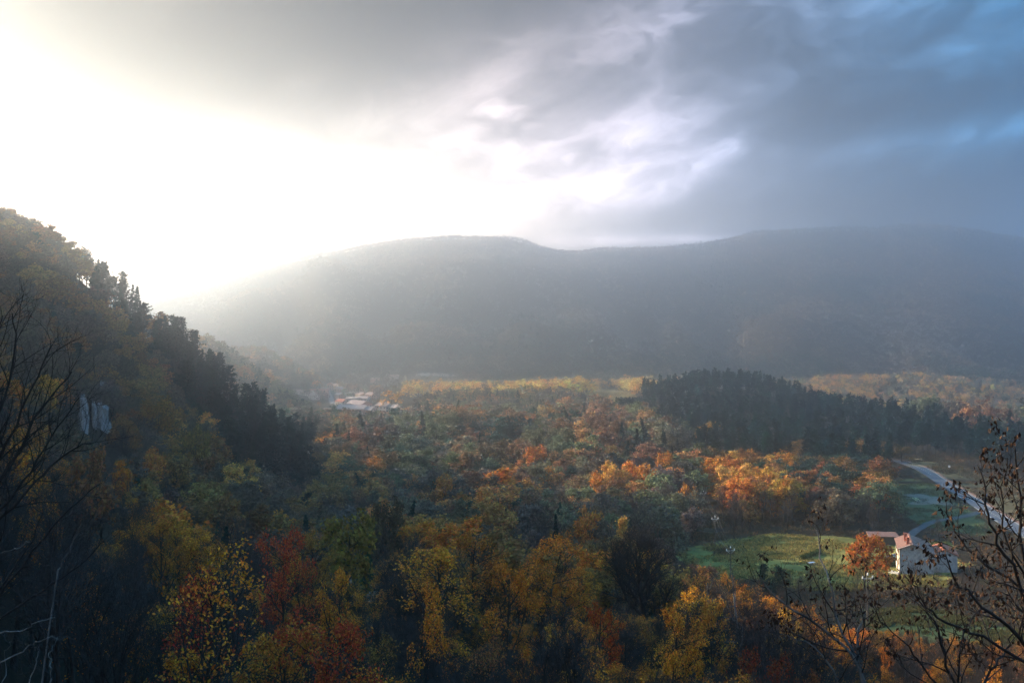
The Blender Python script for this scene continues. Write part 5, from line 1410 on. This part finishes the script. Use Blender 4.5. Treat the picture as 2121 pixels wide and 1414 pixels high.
near_tree('ash_tree', 'near dark ash with withered leaves, its limbs crossing in front of the stone farmhouse', 'ash', [
    ([(2180, 1400), (2100, 1310), (2030, 1255), (1985, 1205), (1955, 1150)], .030), ([(2180, 1400), (2115, 1215), (2065, 1125), (2042, 1050), (2030, 965)], .032), ([(2180, 1400), (2125, 1180), (2112, 1050), (2106, 925)], .030),
    ([(2180, 1400), (2130, 1240), (2040, 1165), (1985, 1110), (1955, 1050)], .026), ([(2180, 1400), (2050, 1330), (1960, 1290), (1915, 1250), (1890, 1210)], .024), ([(2180, 1400), (2140, 1230), (2085, 1120), (2075, 1020), (2085, 950)], .022)],
    13.5, 402, 9, 5, 0, .70, M['dark_bark'], M['dark_bark'], 4, 'near ash trees with withered leaves')
near_tree('ash_tree', 'near ash with withered leaves rising from the bottom edge below the farmhouse', 'ash', [
    ([(1990, 1460), (1962, 1370), (1940, 1290), (1908, 1250), (1872, 1188)], .024), ([(1990, 1460), (1985, 1380), (1995, 1310), (1985, 1240)], .020), ([(2010, 1450), (2060, 1380), (2090, 1330), (2105, 1270)], .022),
    ([(1990, 1460), (1920, 1390), (1880, 1340), (1830, 1290), (1800, 1240)], .018)], 14.5, 403, 8, 4, 0, .8, M['dark_bark'], M['dark_bark'], 4, 'near ash trees with withered leaves')
LG = 'near bare trees along the edge of the slope'
near_tree('bare_tree', 'near black leafless tree spreading its twigs across the edge of the wooded hillside', 'leafless tree', [
    ([(-90, 1160), (-20, 1030), (40, 930), (95, 830), (150, 770)], .045), ([(-90, 1160), (-40, 960), (0, 850), (30, 740), (24, 650)], .040), ([(-90, 1160), (-20, 990), (30, 880), (85, 770), (105, 715)], .036),
    ([(-90, 1160), (20, 1060), (90, 980), (150, 930), (190, 915)], .034), ([(-90, 1160), (-60, 900), (-30, 800), (-5, 700), (5, 660)], .036), ([(-90, 1160), (40, 1010), (110, 900), (165, 820)], .030)],
    19, 404, 11, 6, 3, 1.3, M['dark_bark'], M['dark_bark'], 0, LG, .6, .7, .11)
near_tree('bare_tree', 'near leafless tree below the first, its thin dark limbs slanting over the brown wood', 'leafless tree', [
    ([(-70, 1330), (30, 1190), (110, 1090), (170, 1030), (210, 1000)], .030), ([(-70, 1330), (0, 1220), (60, 1130), (90, 1050)], .028), ([(-70, 1330), (60, 1240), (150, 1180), (215, 1120)], .026), ([(-70, 1330), (-20, 1180), (10, 1090), (15, 1010)], .026)],
    21, 405, 10, 5, 3, 1.2, M['dark_bark'], M['twig'], 0, LG, .65, .5, .13)
near_tree('shrub', 'near leafless shrub with crooked lichen-white branches in the dark bottom corner', 'shrub', [
    ([(-60, 1330), (0, 1309), (42, 1306), (75, 1288), (120, 1279)], .013), ([(-60, 1400), (40, 1352), (75, 1328), (112, 1322), (155, 1319)], .012), ([(-40, 1440), (8, 1414), (12, 1350), (24, 1325)], .010), ([(-60, 1200), (0, 1150), (38, 1132), (60, 1115)], .011),
    ([(60, 1440), (75, 1370), (82, 1335)], .012), ([(100, 1440), (108, 1385), (104, 1350), (120, 1318)], .012), ([(120, 1180), (160, 1110), (178, 1070)], .012)], 15, 406, 5, 3, 0, .55, M['pale_bark'], M['dark_bark'], 0, None, .8, .2, .2)
# two pale snags between the golden trees
for k, (px, pt, d, lab) in enumerate(((1478, 1130, 74, 'crooked leafless snag with pale bark at the meadow edge, the thicker one'), (1545, 1128, 72, 'crooked leafless snag with pale bark at the meadow edge, the slimmer one'))):
    y = d * S; x = (px - CX) / F * y; z = gz(x, y); H = -(pt - HZ) / F * y - z; rg_ = np.random.default_rng(500 + k)
    lv = skel(rg_, H, (.30, .22)[k], first=.45, limbs=9, sub=5, tw=4, twt=0, ang=.95, up=.6, spread=.26, wig=.28, sub_up=.5)
    o = empty('snag', (x, y, z - .2)); tag(o, lab, 'dead tree', 'pale snags at the meadow edge')
    V, Q = merge([tubes(*l) for l in lv[:2]]); put('trunk', mesh_np('trunk', V, [Q], True), o, [M['pale_bark']])
    V, Q = merge([tubes(*l) for l in lv[2:]]); put('crown', mesh_np('crown', V, [Q], False), o, [M['twig']])
print('near trees', round(time.time() - T0, 1))
# ------------------------------------------------------------------ the air
hz = MB()
hz.box((0, 1880, 49), (5900, 5640, 474))
air = bpy.data.materials.new('air'); air.use_nodes = True
nt = air.node_tree; nt.nodes.clear()
o_ = nt.nodes.new('ShaderNodeOutputMaterial'); pv = nt.nodes.new('ShaderNodeVolumePrincipled')
pv.inputs['Color'].default_value = (.785, .89, 1.0, 1)
pv.inputs['Density'].default_value = 5.4e-4
pv.inputs['Anisotropy'].default_value = .925
nt.links.new(pv.outputs[0], o_.inputs['Volume'])
haze = hz.build('haze', air)
tag(haze, kind='stuff')
print('script seconds', round(time.time() - T0, 1), 'objects', len(bpy.data.objects))
